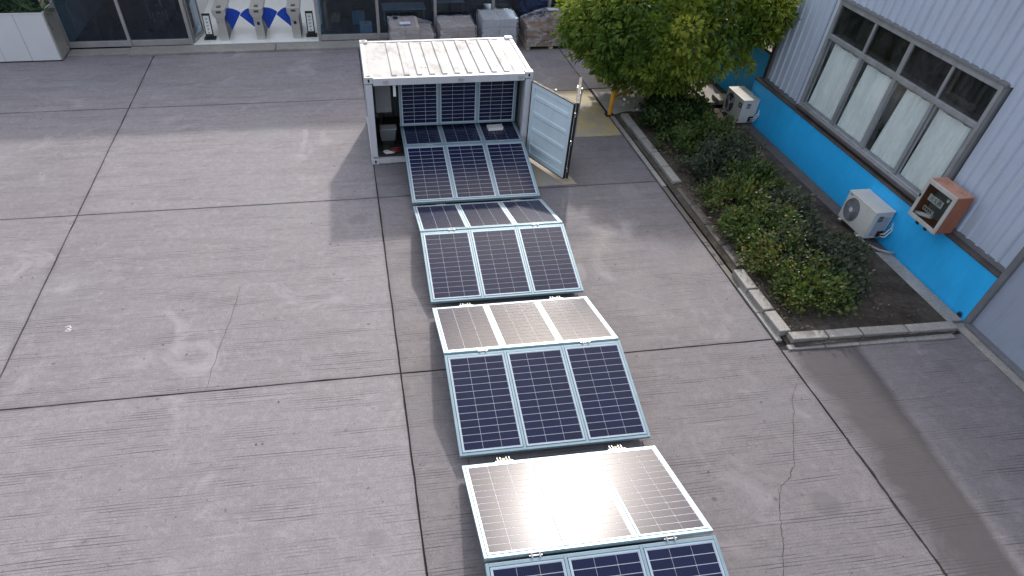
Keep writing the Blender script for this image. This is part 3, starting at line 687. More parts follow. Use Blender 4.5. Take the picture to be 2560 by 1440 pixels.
# recessed far wall beyond the workshop corner
fwl = thing('boundary_wall', 'darker blue wall behind the tree beyond the workshop corner', 'wall', (9.9,3,0))
for a, b in ((1.60, 2.85), (2.862, 4.3)):
    o = box('wall_panel', M['blue'], fwl, 9.9, 10.05, a, b, 0.0, 1.35, 0.006); o.location = (-9.9,-3,0)
o = box('coping', M['kerb_dirty'], fwl, 9.86, 10.1, 1.60, 4.3, 1.351, 1.42, 0.01); o.location = (-9.9,-3,0)
stp = box('concrete_slab_step', M['kerb'], None, 8.98, 9.45, 2.35, 3.85, 0.0, 0.075, 0.01); tag(stp, 'pale concrete slab on the ground against the blue wall behind the tree', 'slab')
blk = box('concrete_block', M['kerb'], None, 9.20, 9.60, 2.20, 2.65, 0.076, 0.17, 0.012); tag(blk, 'pale concrete block just behind the far air conditioner', 'block')

# ------------------------------------------------------------------ air conditioners
M['ac'] = plain('ac_white_paint', (0.58, 0.585, 0.56), 0.42, var=0.06, dirt=0.25, dirtcol=(0.30,0.27,0.19))
M['ac_side'] = plain('ac_grey_plastic', (0.34, 0.36, 0.40), 0.5, var=0.08)
M['ac_dark'] = plain('fan_dark', (0.02,0.02,0.024), 0.6)
M['ac_grille'] = plain('grille_grey', (0.10,0.10,0.115), 0.5)
def ac_unit(label, xf, dep, y1, y2, z1, z2, old):
    t = thing('air_conditioner', label, 'air conditioner', ((xf+dep/2), (y1+y2)/2, z1), 0, 'air conditioner outdoor units')
    hy = (y1-y2)/2; hx = dep/2; H = z2-z1
    cs = MB(); cs.box(-hx, hx, -hy, hy, 0.0, H-0.025); cs.build('casing', M['ac'], t, 0.012)
    box('top_cover', M['ac'], t, -hx-0.006, hx+0.006, -hy-0.006, hy+0.006, H-0.024, H, 0.006)
    cy, cz, r = hy*0.40, H*0.50, H*0.40
    circ = lambda q, n=28: [(cy+q*math.cos(2*math.pi*k/n), cz+q*math.sin(2*math.pi*k/n)) for k in range(n)]
    MB().prism(circ(r), -hx-0.004, -hx-0.001, 'x').build('fan_well', M['ac_dark'], t)
    fan = MB()
    for k in range(3):
        a = k*2*math.pi/3+0.5; pts = [(cy+q*math.cos(a+w_), cz+q*math.sin(a+w_)) for q, w_ in ((r*0.2,-0.3),(r*0.9,-0.35),(r*0.93,0.35),(r*0.2,0.4))]
        fan.prism(pts, -hx-0.009, -hx-0.005, 'x')
    fan.build('fan', M['ac_grille'] if not old else M['ac_side'], t)
    if not old:
        for q in [r*f for f in (0.38,0.5,0.62,0.74,0.86,0.97)]:
            MB().tube([(-hx-0.014, a_, b_) for a_, b_ in circ(q)+[circ(q)[0]]], 0.0032, 4, False).build('grille_ring', M['ac_side'], t)
        sp = MB()
        for k in range(32):
            a = 2*math.pi*k/32; sp.tube([(-hx-0.012, cy+r*0.2*math.cos(a), cz+r*0.2*math.sin(a)), (-hx-0.012, cy+r*0.98*math.cos(a+0.25), cz+r*0.98*math.sin(a+0.25))], 0.0022, 4, False)
        sp.build('grille_spokes', M['ac_side'], t)
    else:
        for q in [r*f for f in (0.55,0.98)]:
            MB().tube([(-hx-0.014, a_, b_) for a_, b_ in circ(q)+[circ(q)[0]]], 0.004, 4, False).build('grille_ring', M['ac_side'], t)
    MB().prism(circ(r*0.22, 16), -hx-0.018, -hx-0.012, 'x').build('fan_hub', M['ac'], t)
    if old:
        b = box('badge', M['ac_dark'], t, -hx-0.004, -hx-0.001, -hy*0.90, -hy*0.55, H*0.62, H*0.82); box('badge_print', M['ac_side'], b, -hx-0.006, -hx-0.0045, -hy*0.82, -hy*0.64, H*0.68, H*0.77)
    else:
        box('badge', M['ac_grille'], t, -hx-0.003, -hx-0.001, hy*0.70, hy*0.93, H*0.895, H*0.925); box('badge', plain('badge_pale', (0.66,0.67,0.66), 0.3), t, -hx-0.003, -hx-0.001, -hy*0.62, -hy*0.40, H*0.50, H*0.545)
    box('service_panel', M['ac_side'] if not old else M['ac'], t, -hx*0.55, hx*0.75, -hy-0.008, -hy-0.001, H*0.10, H*0.80, 0.004)
    for k in range(4): box('vent_slot', M['ac_dark'], t, -hx*0.5, hx*0.0, -hy-0.011, -hy-0.0085, H*(0.66+0.055*k)-0.006, H*(0.66+0.055*k)+0.010)
    vv = MB(); vv.tube([(hx*0.3,-hy-0.01,H*0.2),(hx*0.3,-hy-0.05,H*0.2)], 0.022, 10); vv.tube([(hx*0.6,-hy-0.01,H*0.12),(hx*0.6,-hy-0.055,H*0.12)], 0.025, 10); vv.box(hx*0.15, hx*0.8, -hy-0.02, -hy-0.009, H*0.06, H*0.28); vv.build('valve_block', M['black'], t)
    for k, (dz, dd) in enumerate(((0.2, 0.10), (0.12, 0.14))):
        MB().tube([(hx*0.4,-hy-0.05,H*dz),(hx*0.6,-hy-dd,H*(dz+0.05)),(hx+0.0,-hy-dd,H*(dz+0.28)),(hx+0.03,-hy-dd*0.5,H*(dz+0.42)),(hx+0.05,-hy*0.98,H*(dz+0.40))], 0.013, 8).build('refrigerant_pipe', M['ac'], t, 0, True)
    for yy in (-hy*0.72, hy*0.72):
        box('foot', M['ac'], t, -hx-0.045, hx-0.02, yy-0.03, yy+0.03, -0.022, -0.001, 0.003)
    if z1 > 0.1:
        for yy in (-hy*0.72, hy*0.72):
            br = MB(); br.box(-hx, hx+0.0, yy-0.018, yy+0.018, -0.055, -0.023); br.tube([(hx-0.01,yy,-0.13),(-hx*0.5,yy,-0.05)], 0.012, 6); br.build('wall_bracket', M['steel'], t)
    else:
        for yy in (-hy*0.72, hy*0.72): box('plinth_block', M['kerb_dirty'], t, -hx, hx, yy-0.05, yy+0.05, -0.06, -0.023)
    return t
ac_unit('newer white air conditioner with round spoked grille, beside the orange cabinet', 9.182, 0.398, -3.544, -4.423, 0.142, 0.676, False)
ac_unit('older white air conditioner with dark square badge, behind the hedge near the tree', 9.164, 0.416, 1.908, 1.011, 0.085, 0.61, True)
hs = MB().tube([(9.20,-4.15,0.12),(9.22,-4.32,0.085),(9.27,-4.55,0.08),(9.36,-4.74,0.085),(9.46,-4.84,0.095),(9.575,-4.90,0.10)], 0.020, 10).build('drain_hose', plain('hose_grey', (0.36,0.34,0.32), 0.5), None, 0, True)
tag(hs, 'grey drain hose curling from the newer air conditioner to the blue plinth', 'hose')

# ------------------------------------------------------------------ orange extinguisher cabinet
M['orange'] = plain('orange_red_paint', (0.32, 0.115, 0.065), 0.5, var=0.15, scale=4, dirt=0.5, dirtcol=(0.20,0.055,0.03))
M['orange_top'] = plain('pale_orange_paint', (0.47, 0.25, 0.175), 0.6, var=0.15, scale=4, dirt=0.75, dirtcol=(0.16,0.05,0.035))  # top panel: paler orange with heavier dirt than the sides
M['cabinet_back'] = plain('cabinet_back_grey', (0.20,0.23,0.22), 0.7)
cx, cdp, cy1, cy2, cz1, cz2 = 9.259, 0.335, -4.963, -5.666, 0.964, 1.603
cb = thing('extinguisher_cabinet', 'rusty orange wall cabinet with glazed white-framed front', 'cabinet', (cx+cdp/2, (cy1+cy2)/2, cz1))
hy, hx, H = (cy1-cy2)/2, cdp/2, cz2-cz1
for nm, mt, b in (('side_panel','orange',(-hx+0.03,hx,-hy,-hy+0.015,0,H-0.016)), ('side_panel','orange',(-hx+0.03,hx,hy-0.015,hy,0,H-0.016)), ('top_panel','orange_top',(-hx+0.03,hx,-hy,hy,H-0.015,H)), ('bottom_panel','orange',(-hx+0.03,hx,-hy+0.016,hy-0.016,0,0.015)), ('back_panel','cabinet_back',(hx-0.02,hx-0.005,-hy+0.016,hy-0.016,0.016,H-0.016))):
    box(nm, M[mt], cb, *b, 0.003)
df = MB(); e = 0.06
df.box(-hx, -hx+0.028, -hy-0.004, -hy+e, -0.004, H+0.004); df.box(-hx, -hx+0.028, hy-e, hy+0.004, -0.004, H+0.004); df.box(-hx, -hx+0.028, -hy+e, hy-e, H-e, H+0.004); df.box(-hx, -hx+0.028, -hy+e, hy-e, -0.004, e)
dfo = df.build('door_frame', M['frame'], cb, 0.004); M['frame_w'] = plain('off_white_frame', (0.50,0.50,0.48), 0.5, var=0.12, dirt=0.4, dirtcol=(0.2,0.17,0.13)); dfo.data.materials[0] = M['frame_w']
box('door_glass', glassmat('cabinet_glass', (0.88,0.90,0.90), 0.04), dfo, -hx+0.010, -hx+0.015, -hy+e, hy-e, e, H-e)
paper = plain('label_paper', (0.50,0.52,0.50), 0.7, var=0.15, scale=20)
plate = box('name_plate', paper, dfo, -hx+0.020, -hx+0.0235, -0.17, 0.17, H*0.56, H*0.56+0.105)
plate2 = box('name_plate', plain('label_paper_worn', (0.34,0.33,0.31), 0.7, var=0.3, scale=20), dfo, -hx+0.020, -hx+0.0235, -0.10, 0.16, H*0.30, H*0.30+0.075)
MB().prism([(-0.215+0.03*math.cos(t), H*0.82+0.03*math.sin(t)) for t in [k*math.pi/6 for k in range(12)]], -hx+0.020, -hx+0.0235, 'x').build('round_seal', paper, dfo)
def textmesh(s, size, name, mat, parent, loc, rot):
    cu = bpy.data.curves.new(name, 'FONT'); cu.body = s; cu.size = size; cu.align_x = 'CENTER'; cu.align_y = 'CENTER'; cu.extrude = 0.0008
    tmp = bpy.data.objects.new('tmp', cu); COL.objects.link(tmp); bpy.context.view_layer.update()
    me = bpy.data.meshes.new_from_object(tmp.evaluated_get(bpy.context.evaluated_depsgraph_get())); bpy.data.objects.remove(tmp)
    me.materials.clear(); me.materials.append(mat); return link(name, me, parent, loc, rot)
ink = plain('dark_ink', (0.03,0.035,0.035), 0.7)
textmesh('灭火器', 0.095, 'lettering', ink, plate, (-hx+0.0188, 0.0, H*0.56+0.052), (R(90), 0, R(-90)))
for k in range(4): box('lettering', ink, plate2, -hx+0.018, -hx+0.0195, 0.125-0.052*k-0.018, 0.125-0.052*k+0.014, H*0.30+0.02+0.006*(k%2), H*0.30+0.055)
for yy in (0.06, -0.15): box('latch', M['black'], dfo, -hx-0.014, -hx-0.0005, yy-0.035, yy+0.035, -0.035, 0.004)
box('latch', M['black'], dfo, -hx-0.014, -hx-0.0005, hy-0.035, hy-0.01, H*0.52, H*0.60)
cbx = bpy.data.objects.new('x', None)
ext = MB().tube([(9.36,-5.0,1.0),(9.36,-5.35,1.10)], 0.035, 10).build('extinguisher_hose', M['white'], None); tag(ext, 'pale rod lying inside the orange cabinet behind its glass', 'rod'); ext.data.transform(Matrix.Identity(4))

# ------------------------------------------------------------------ yellow guard rail
M['yellow'] = plain('amber_paint', (0.62, 0.30, 0.02), 0.45, var=0.18, scale=6, dirt=0.35, dirtcol=(0.16,0.07,0.02))
gr = thing('guard_rail', 'amber painted steel guard rail by the tree at the end of the kerb', 'railing', (6.17,2.02,0))
box('base_plate', M['black'], gr, -0.11, 0.11, -0.09, 0.09, 0.0, 0.03, 0.006)
MB().tube([(0,0,0.03),(0,0,0.63)], 0.055, 14).build('post', M['yellow'], gr); MB().tube([(0,0,0.631),(0,0,0.66)], 0.058, 14).build('post_cap', M['black'], gr)
e2 = Vector((1.75, 1.45, 0))
MB().tube([(0.03,0.03,0.57),tuple(e2+Vector((0,0,0.57)))], 0.034, 10).build('rail', M['yellow'], gr); MB().tube([(0.03,0.03,0.39),tuple(e2+Vector((0,0,0.39)))], 0.028, 10).build('rail', M['yellow'], gr)
MB().tube([tuple(e2+Vector((0.04,0.03,0.0))), tuple(e2+Vector((0.04,0.03,0.63)))], 0.055, 14).build('post', M['yellow'], gr)

# ------------------------------------------------------------------ foliage
def leaves(name, mat, parent, items):
    """items: (pos, normal-ish dir, axis dir, length, width, tint)"""
    vs = []; fs = []; ti = []
    for p, nrm, ax, ln, wd, t in items:
        ax = ax.normalized(); sd = ax.cross(nrm)
        if sd.length < 1e-4: sd = ax.orthogonal()
        sd.normalize(); up_ = sd.cross(ax); n = len(vs)
        vs += [p, p+ax*ln*0.45+sd*wd*0.5+up_*wd*0.12, p+ax*ln-up_*ln*0.10, p+ax*ln*0.45-sd*wd*0.5+up_*wd*0.12]
        fs += [(n, n+1, n+2), (n, n+2, n+3)]; ti += [t, t]
    me = bpy.data.meshes.new(name); me.from_pydata(vs, [], fs); me.materials.append(mat)
    at = me.attributes.new('tint', 'FLOAT', 'FACE'); at.data.foreach_set('value', ti)
    o = link(name, me, parent); return o
def rnd_unit():
    while True:
        v = Vector((random.uniform(-1,1), random.uniform(-1,1), random.uniform(-1,1)))
        if 0.05 < v.length < 1: return v.normalized()
M['tree_leaf'] = leafmat('tree_leaf', (0.055,0.120,0.020), (0.175,0.245,0.034), (0.40,0.41,0.07), 0.44)
M['bark'] = plain('bark', (0.085,0.065,0.045), 0.9, var=0.35, scale=9, bump=0.6, bscale=25)
TB = Vector((7.92, 3.22, 0.0))
tr = thing('tree', 'dense round-headed evergreen tree beside the workshop corner', 'tree', TB)
MB().tube([(0,0,-0.02),(0.01,0,0.25),(-0.02,-0.03,0.6),(-0.05,-0.05,0.95)], [0.125,0.098,0.09,0.08], 12).build('trunk', M['bark'], tr, 0, True)
TC = Vector((7.84, 2.90, 1.80)); TR = Vector((2.82, 2.25, 1.42))
items = []; clumps = []
tries = 0
while len(clumps) < 620 and tries < 30000:
    tries += 1
    u = rnd_unit(); rad = random.uniform(0.55, 1.0)**0.6
    lump = 1+0.13*noise.noise(u*2.1+Vector((3,1,7)))+0.07*noise.noise(u*5)
    c = TC+Vector((u.x*TR.x, u.y*TR.y, u.z*TR.z))*rad*lump
    if c.z < 0.55 or (c.x > 8.1 and c.z < 0.6+(c.x-8.1)*0.95): continue
    if c.x > 9.38 and c.y < 1.75: continue
    if c.x > 9.7 and c.z < 1.5: continue
    if any((c-q).length < 0.165 for q in clumps): continue
    clumps.append(c)
for k in range(30):
    u = rnd_unit(); clumps.append(Vector((9.12+u.x*0.42, 1.32+u.y*0.5, 2.35+u.z*0.5)))
for k in range(9):
    c = clumps[k*31 % len(clumps)]-TB; a = Vector((-0.05,-0.05,0.9)); mid = (a+c)*0.5+Vector((0,0,-0.12))
    MB().tube([a, mid, c*0.96], [0.05,0.03,0.012], 7).build('limb', M['bark'], tr, 0, True)
for c in clumps:
    out = (c-TC); out = Vector((out.x/TR.x, out.y/TR.y, out.z/TR.z)).normalized()
    ct_ = min(1, max(0, 0.42+0.5*noise.noise(c*0.9)+random.uniform(-0.24,0.24)))
    sz = random.uniform(0.16, 0.29)
    for k in range(60):
        d = rnd_unit(); q = c+Vector((d.x*sz, d.y*sz, d.z*sz*0.75))*random.uniform(0.25,1)**0.5
        if q.x > 9.66 and q.y < 1.75: continue
        if q.x > 9.85 and q.z < 1.45: continue
        if q.x > 8.2 and q.z < 0.45+(q.x-8.2)*0.95: continue
        ax = (d*0.9+out*0.35+Vector((0,0,-0.18))+rnd_unit()*0.3); nm = (out+Vector((0,0,0.7))+rnd_unit()*0.5).normalized()
        L = random.uniform(0.09, 0.165)
        items.append((q-TB, nm, ax, L, L*random.uniform(0.42,0.58), min(1, max(0, ct_+random.uniform(-0.2,0.2)))))
leaves('crown', M['tree_leaf'], tr, items)

def shrub(label, pos, rx, ry, h, tone, n=1150, orange=0.0, mat='shrub_leaf', ls=0.055):
    t = thing('shrub', label, 'shrub', pos, 0, 'shrubs in the planting bed')
    items = []; cl = []
    for k in range(60):
        u = rnd_unit(); u.z = abs(u.z)*random.choice((1,1,0.5))
        cl.append(Vector((u.x*rx, u.y*ry, 0.10+u.z*h*0.85))*random.uniform(0.6,1.12))
    for k in range(n):
        c = cl[k % len(cl)]; q = c+Vector((random.gauss(0,0.085), random.gauss(0,0.085), random.gauss(0,0.06)))
        if q.z < 0.02: q.z = 0.02+random.random()*0.1
        if q.x+pos[0] > 9.1: continue
        out = Vector((q.x/rx, q.y/ry, q.z/h)); ax = out.normalized()*0.8+rnd_unit()*0.8+Vector((0,0,0.15)); nm = Vector((0,0,1))+rnd_unit()*0.6
        L = random.uniform(0.75,1.35)*ls
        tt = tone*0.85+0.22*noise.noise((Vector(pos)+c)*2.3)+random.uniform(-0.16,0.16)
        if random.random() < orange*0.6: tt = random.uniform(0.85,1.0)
        items.append((q, nm, ax, L, L*random.uniform(0.55,0.75), min(1, max(0, tt))))
    leaves('foliage', M[mat], t, items)
    for k in range(5):
        e = random.choice(cl)*0.8; MB().tube([(e.x*0.12, e.y*0.12, -0.03), (e.x*0.5, e.y*0.5, e.z*0.6), e], [0.014,0.010,0.005], 5).build('stem', M['bark'], t)
    return t
M['shrub_leaf'] = leafmat('shrub_leaf', (0.028,0.058,0.018), (0.095,0.140,0.036), (0.23,0.155,0.045), 0.25)
M['shrub_grey'] = leafmat('shrub_leaf_dull', (0.028,0.046,0.028), (0.085,0.105,0.070), (0.19,0.18,0.11), 0.22)
SH = [ # x, y, rx, ry, h, tone, orange, mat, label
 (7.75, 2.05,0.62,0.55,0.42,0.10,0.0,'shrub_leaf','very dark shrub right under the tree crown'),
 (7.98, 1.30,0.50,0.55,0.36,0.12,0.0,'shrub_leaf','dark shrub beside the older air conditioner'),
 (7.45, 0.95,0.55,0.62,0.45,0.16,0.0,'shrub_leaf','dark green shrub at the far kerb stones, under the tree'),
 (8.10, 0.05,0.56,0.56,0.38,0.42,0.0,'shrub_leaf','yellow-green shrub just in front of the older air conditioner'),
 (7.45,-0.20,0.58,0.62,0.45,0.38,0.01,'shrub_leaf','olive shrub on the kerb side next to the far kerb stones'),
 (8.05,-0.95,0.60,0.60,0.42,0.30,0.0,'shrub_grey','dull grey-green shrub on the wall side opposite the window left end'),
 (7.45,-1.55,0.58,0.60,0.45,0.24,0.0,'shrub_grey','dull green shrub on the kerb side in the hedge middle'),
 (7.95,-2.25,0.56,0.60,0.42,0.30,0.02,'shrub_leaf','dark shrub with a few russet leaves in the hedge middle'),
 (7.35,-2.85,0.56,0.60,0.45,0.50,0.10,'shrub_leaf','olive shrub with scattered orange leaves at the bare soil edge'),
 (7.95,-3.45,0.60,0.60,0.42,0.36,0.02,'shrub_grey','grey-green shrub level with the newer air conditioner'),
 (7.30,-4.00,0.60,0.60,0.45,0.42,0.03,'shrub_leaf','mid green shrub on the kerb side left of the newer air conditioner'),
 (7.85,-4.55,0.60,0.55,0.42,0.34,0.02,'shrub_grey','grey-green shrub in front of the drain hose'),
 (7.20,-5.05,0.55,0.55,0.45,0.58,0.16,'shrub_leaf','shrub with the most orange leaves, near the kerb corner'),
 (7.80,-5.50,0.55,0.50,0.38,0.32,0.03,'shrub_grey','dull shrub beside the bare soil patch'),
 (7.20,-6.00,0.52,0.50,0.44,0.50,0.06,'shrub_leaf','glossy green shrub at the near end of the bed'),
 (8.35,-5.00,0.38,0.36,0.30,0.34,0.02,'shrub_grey','small sparse grey-green shrub nearest the drain hose end')]
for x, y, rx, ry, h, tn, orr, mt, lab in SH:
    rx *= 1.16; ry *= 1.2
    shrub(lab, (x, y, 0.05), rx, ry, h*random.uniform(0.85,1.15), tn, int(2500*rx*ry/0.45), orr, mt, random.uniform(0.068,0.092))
# fallen leaves and twigs over the soil
lit = []
M['litter'] = leafmat('fallen_leaf', (0.045,0.03,0.02), (0.14,0.10,0.065), (0.26,0.23,0.19), 0.05)
for k in range(4200):
    x = random.uniform(6.46, 9.25); y = random.uniform(-6.75, 1.9)
    if random.random() < 0.35: x = random.uniform(6.46, 7.1)
    if x > 8.5 and random.random() < 0.75: continue
    z = 0.085+0.035*noise.noise(Vector((x*1.1, y*1.1, 0)))+0.02*noise.noise(Vector((x*5, y*5, 3)))
    z += 0.018*max(0, 1-((y+3.0)/2.6)**2)*max(0, 1-abs(x-6.62)/0.35)
    L = random.uniform(0.025, 0.065); lit.append((Vector((x,y,z-0.015)), Vector((0,0,1))+rnd_unit()*0.35, Vector((random.uniform(-1,1),random.uniform(-1,1),random.uniform(-0.1,0.25))), L, L*0.5, min(1, random.random()**2.4)))
o = leaves('leaf_litter', M['litter'], None, lit); tag(o, 'dry fallen leaves scattered over the soil of the planting bed', 'leaf litter', kind='stuff')
lit = []
for k in range(420):
    x = random.uniform(-9, 6.1); y = random.uniform(-12, 7.0)
    if 0.5 < x < 3.6 and y < 2.4: continue
    L = random.uniform(0.012, 0.04); lit.append((Vector((x,y,0.006)), Vector((0,0,1))+rnd_unit()*0.3, Vector((random.uniform(-1,1),random.uniform(-1,1),random.uniform(0,0.2))), L, L*0.6, random.random()**3*0.9))
o = leaves('yard_litter', M['litter'], None, lit); tag(o, 'tiny dry leaf scraps strewn over the concrete yard', 'leaf litter', kind='stuff')

# ------------------------------------------------------------------ office building at the back
M['office_wall'] = plain('office_wall', (0.66,0.65,0.64), 0.7, var=0.08)
M['office_floor'] = plain('dark_floor_tile', (0.022,0.034,0.055), 0.22, var=0.3, scale=1.5)
M['tile'] = plain('white_floor_tile', (0.88,0.90,0.87), 0.2, var=0.05, scale=1)
M['mull'] = plain('steel_mullion', (0.38,0.37,0.37), 0.35, 0.6, var=0.1)
of = thing('office_building', 'glass-fronted office block with steel mullions behind the yard', 'building', (0,8.2,0))
def ob(name, mat, x0, x1, y0, y1, z0, z1, bevel=0.0, parent=None):
    o = MB().box(x0, x1, y0, y1, z0, z1).build(name, mat, parent or of, bevel)
    if parent is None: o.location = (0,-8.2,0)
    return o
FX = [-8.33, -6.62, -4.88, -1.10, 0.70, 2.45, 4.24, 6.02, 7.8, 9.6]
ob('floor', M['office_floor'], -16, -4.90, 8.2, 14.5, -0.01, 0.06); ob('floor', M['office_floor'], -1.08, 16, 8.2, 14.5, -0.01, 0.06)
ob('lobby_floor', M['tile'], -4.899, -1.081, 8.16, 14.5, -0.01, 0.062)
ob('lobby_wall', M['office_wall'], -4.96, -4.90, 9.7, 14.5, 0.061, 3.0); ob('lobby_wall', M['office_wall'], -1.08, -1.02, 9.7, 14.5, 0.061, 3.0)
ob('back_wall', M['office_wall'], -16, -4.97, 14.5, 14.7, -0.01, 3.39); ob('back_wall', M['office_wall'], -1.01, 16, 14.5, 14.7, -0.01, 2.55); ob('lobby_back_wall', plain('lobby_white', (0.78,0.79,0.77), 0.6), -4.965, -1.015, 13.2, 13.4, 0.0625, 2.899); ob('sun_blocker', M['office_wall'], -5.2, 3.0, 13.2, 14.4, 3.101, 5.8)  # block above the roof is unseen, added to keep sun off the open lobby
ob('partition_wall', plain('pale_partition', (0.36,0.41,0.43), 0.6), -8.48, -8.36, 8.30, 14.49, 0.061, 2.3)
HI, LO, XS = 3.40, 2.62, 5.75
ob('fascia', M['office_wall'], -16, XS, 8.10, 8.45, 2.35, HI); ob('fascia', M['office_wall'], XS+0.001, 16, 8.10, 8.45, 2.1, LO)
ob('roof', M['office_wall'], -16, -4.97, 8.451, 14.49, 2.9, 3.1); ob('roof', M['office_wall'], -1.01, XS, 8.451, 14.49, 2.9, 3.1); ob('roof', M['office_wall'], XS+0.001, 16, 8.451, 14.49, 2.3, 2.5)  # roof gap over the lobby added to let sky light onto its floor
ob('side_wall', M['office_wall'], -16.2, -16.001, 8.2, 14.7, -0.01, HI); ob('side_wall', M['office_wall'], 16.001, 16.2, 8.2, 14.7, -0.01, LO)
ob('parapet', M['office_wall'], -1.01, XS, 14.5, 14.7, 2.551, 3.39)
pane_m = glassmat('office_glass', (0.55, 0.66, 0.74), 0.015, 0.03, (0.3,0.35,0.4), 1.3)
for k, x in enumerate(FX):
    ob('mullion', M['mull'], x-0.045, x+0.045, 8.13, 8.26, 0.0605, 2.34 if x < XS else 2.09, 0.006)
for k, (a, b) in enumerate(zip(FX[:-1], FX[1:])):
    if k == 2: continue
    top = 2.34 if b < XS+0.5 else 2.09
    ob('bottom_rail', M['mull'], a+0.046, b-0.046, 8.15, 8.25, 0.0605, 0.21, 0.006)
    ob('pane', pane_m, a+0.046, b-0.046, 8.19, 8.202, 0.2105, top)
ob('pane', pane_m, -16, FX[0]-0.046, 8.19, 8.202, 0.2105, 2.34); ob('bottom_rail', M['mull'], -16, FX[0]-0.046, 8.15, 8.25, 0.0605, 0.21)
ob('pane', pane_m, FX[-1]+0.046, 16, 8.19, 8.202, 0.2105, 2.09)
# entrance door leaf swung inwards
dl = ob('entrance_door', M['mull'], 0, 0.001, 0, 0.001, 0, 0.001); bpy.data.objects.remove(dl)
e_ = MB(); e_.box(0,0.06,-0.02,0.02,0.07,2.2); e_.box(0.9,0.96,-0.02,0.02,0.07,2.2); e_.box(0.06,0.9,-0.02,0.02,0.07,0.16)
dl = e_.build('entrance_door', M['mull'], of); dl.location = (-4.82, 0.08, 0); dl.rotation_euler = (0,0,R(80))
MB().box(0.0605,0.8995,-0.005,0.005,0.161,2.2).build('pane', pane_m, dl)
# entrance step
stp = thing('entrance_step', 'x', 'x', (0,7.8,0)); del stp['label']; del stp['category']; tag(stp, kind='structure')
for a, b, y0 in ((-8.30,-6.62,7.62), (-6.61,-2.43,7.50), (-2.415,0.95,7.52)):
    o = box('step_slab', M['kerb'], stp, a, b, y0, 8.128, 0.0, 0.058 if a > -7 else 0.035, 0.008); o.location = (0,-7.8,0)
# ------------------------------------------------------------------ turnstiles, signs
M['ts'] = plain('brushed_steel', (0.46,0.45,0.42), 0.32, 0.55, var=0.06, scale=3)
M['ts_side'] = plain('turnstile_side', (0.05,0.05,0.05), 0.4)
M['wing'] = plain('blue_acrylic', (0.005,0.055,0.42), 0.25, var=0.1)
def sector(cx, cz, r, a0, a1, y0, y1):
    pts = [(cx, cz)]+[(cx+r*math.cos(R(a0+(a1-a0)*k/10)), cz+r*math.sin(R(a0+(a1-a0)*k/10))) for k in range(11)]
    return MB().prism(pts, y0, y1, 'y')
def turnstile(x, label, left, right, knob):
    t = thing('turnstile', label, 'turnstile', (x, 8.42, 0.062), 0, 'entrance turnstiles')
    body = MB(); body.box(-0.125, 0.125, 0, 1.3, 0, 0.56); body.build('body', M['ts'], t, 0.01)
    sp = MB(); sp.box(0.126, 0.132, 0.08, 1.25, 0.02, 0.54); sp.build('side_panel', M['ts_side'], t)
    hd = MB(); hd.prism([(-0.125,0.561),(0.125,0.561),(0.195,0.68),(0.195,0.80),(-0.195,0.80),(-0.195,0.68)], -0.02, 1.32, 'y'); hd.build('head', M['ts'], t, 0.006)
    box('display', M['ts_side'], t, -0.07, 0.07, -0.025, -0.0205, 0.70, 0.755)
    box('card_reader', M['ts_side'], t, -0.06, 0.06, 0.15, 0.30, 0.8005, 0.815, 0.003)
    if knob: MB().tube([(0,-0.012,0.42),(0,-0.0005,0.42)], 0.045, 16).build('sensor_eye', M['black'], t)
    if right: sector(0.24, 0.18, 0.56, 52, 112, 0.30, 0.325).build('wing', M['wing'], t)
    if left: sector(-0.135, 0.22, 0.52, 92, 140, 0.30, 0.325).build('wing', M['wing'], t)
turnstile(-3.95, 'leftmost steel turnstile with a blue wing on its right side only', False, True, False)
turnstile(-2.87, 'middle steel turnstile between the two blue-winged passages', True, True, True)
turnstile(-1.79, 'rightmost steel turnstile with a blue wing on its left side only', True, False, True)
def notice(x, y, label):
    t = thing('notice_stand', label, 'sign', (x, y, 0.062), 0.0, 'notice stands in the entrance')
    box('base', M['black'], t, -0.17, 0.17, -0.12, 0.16, 0, 0.035, 0.008)
    Mx = Matrix.Rotation(R(-14), 4, 'X')
    b = MB().box(-0.115, 0.115, -0.02, 0.02, 0.0, 0.60, Mx).build('board', M['black'], t); b.location = (0,0.0,0.034)
    p = MB().box(-0.085, 0.085, -0.0245, -0.0205, 0.09, 0.54, Mx).build('notice', plain('notice_white', (0.72,0.73,0.70), 0.6, var=0.04), b)
    for k in range(5):
        z = 0.47-0.085*k; g_ = MB()
        g_.box(-0.03, 0.03, -0.0265, -0.025, z, z+0.009, Mx); g_.box(-0.026, -0.018, -0.0265, -0.025, z-0.03, z-0.001, Mx); g_.box(0.006, 0.014, -0.0265, -0.025, z-0.032, z-0.001, Mx); g_.box(-0.015, 0.028, -0.0275, -0.0266, z-0.018, z-0.011, Mx)
        g_.build('lettering', ink, p)
notice(-4.40, 8.62, 'black notice stand with white vertical lettering, left of the turnstiles')
notice(-1.36, 8.62, 'black notice stand with white vertical lettering, right of the turnstiles')
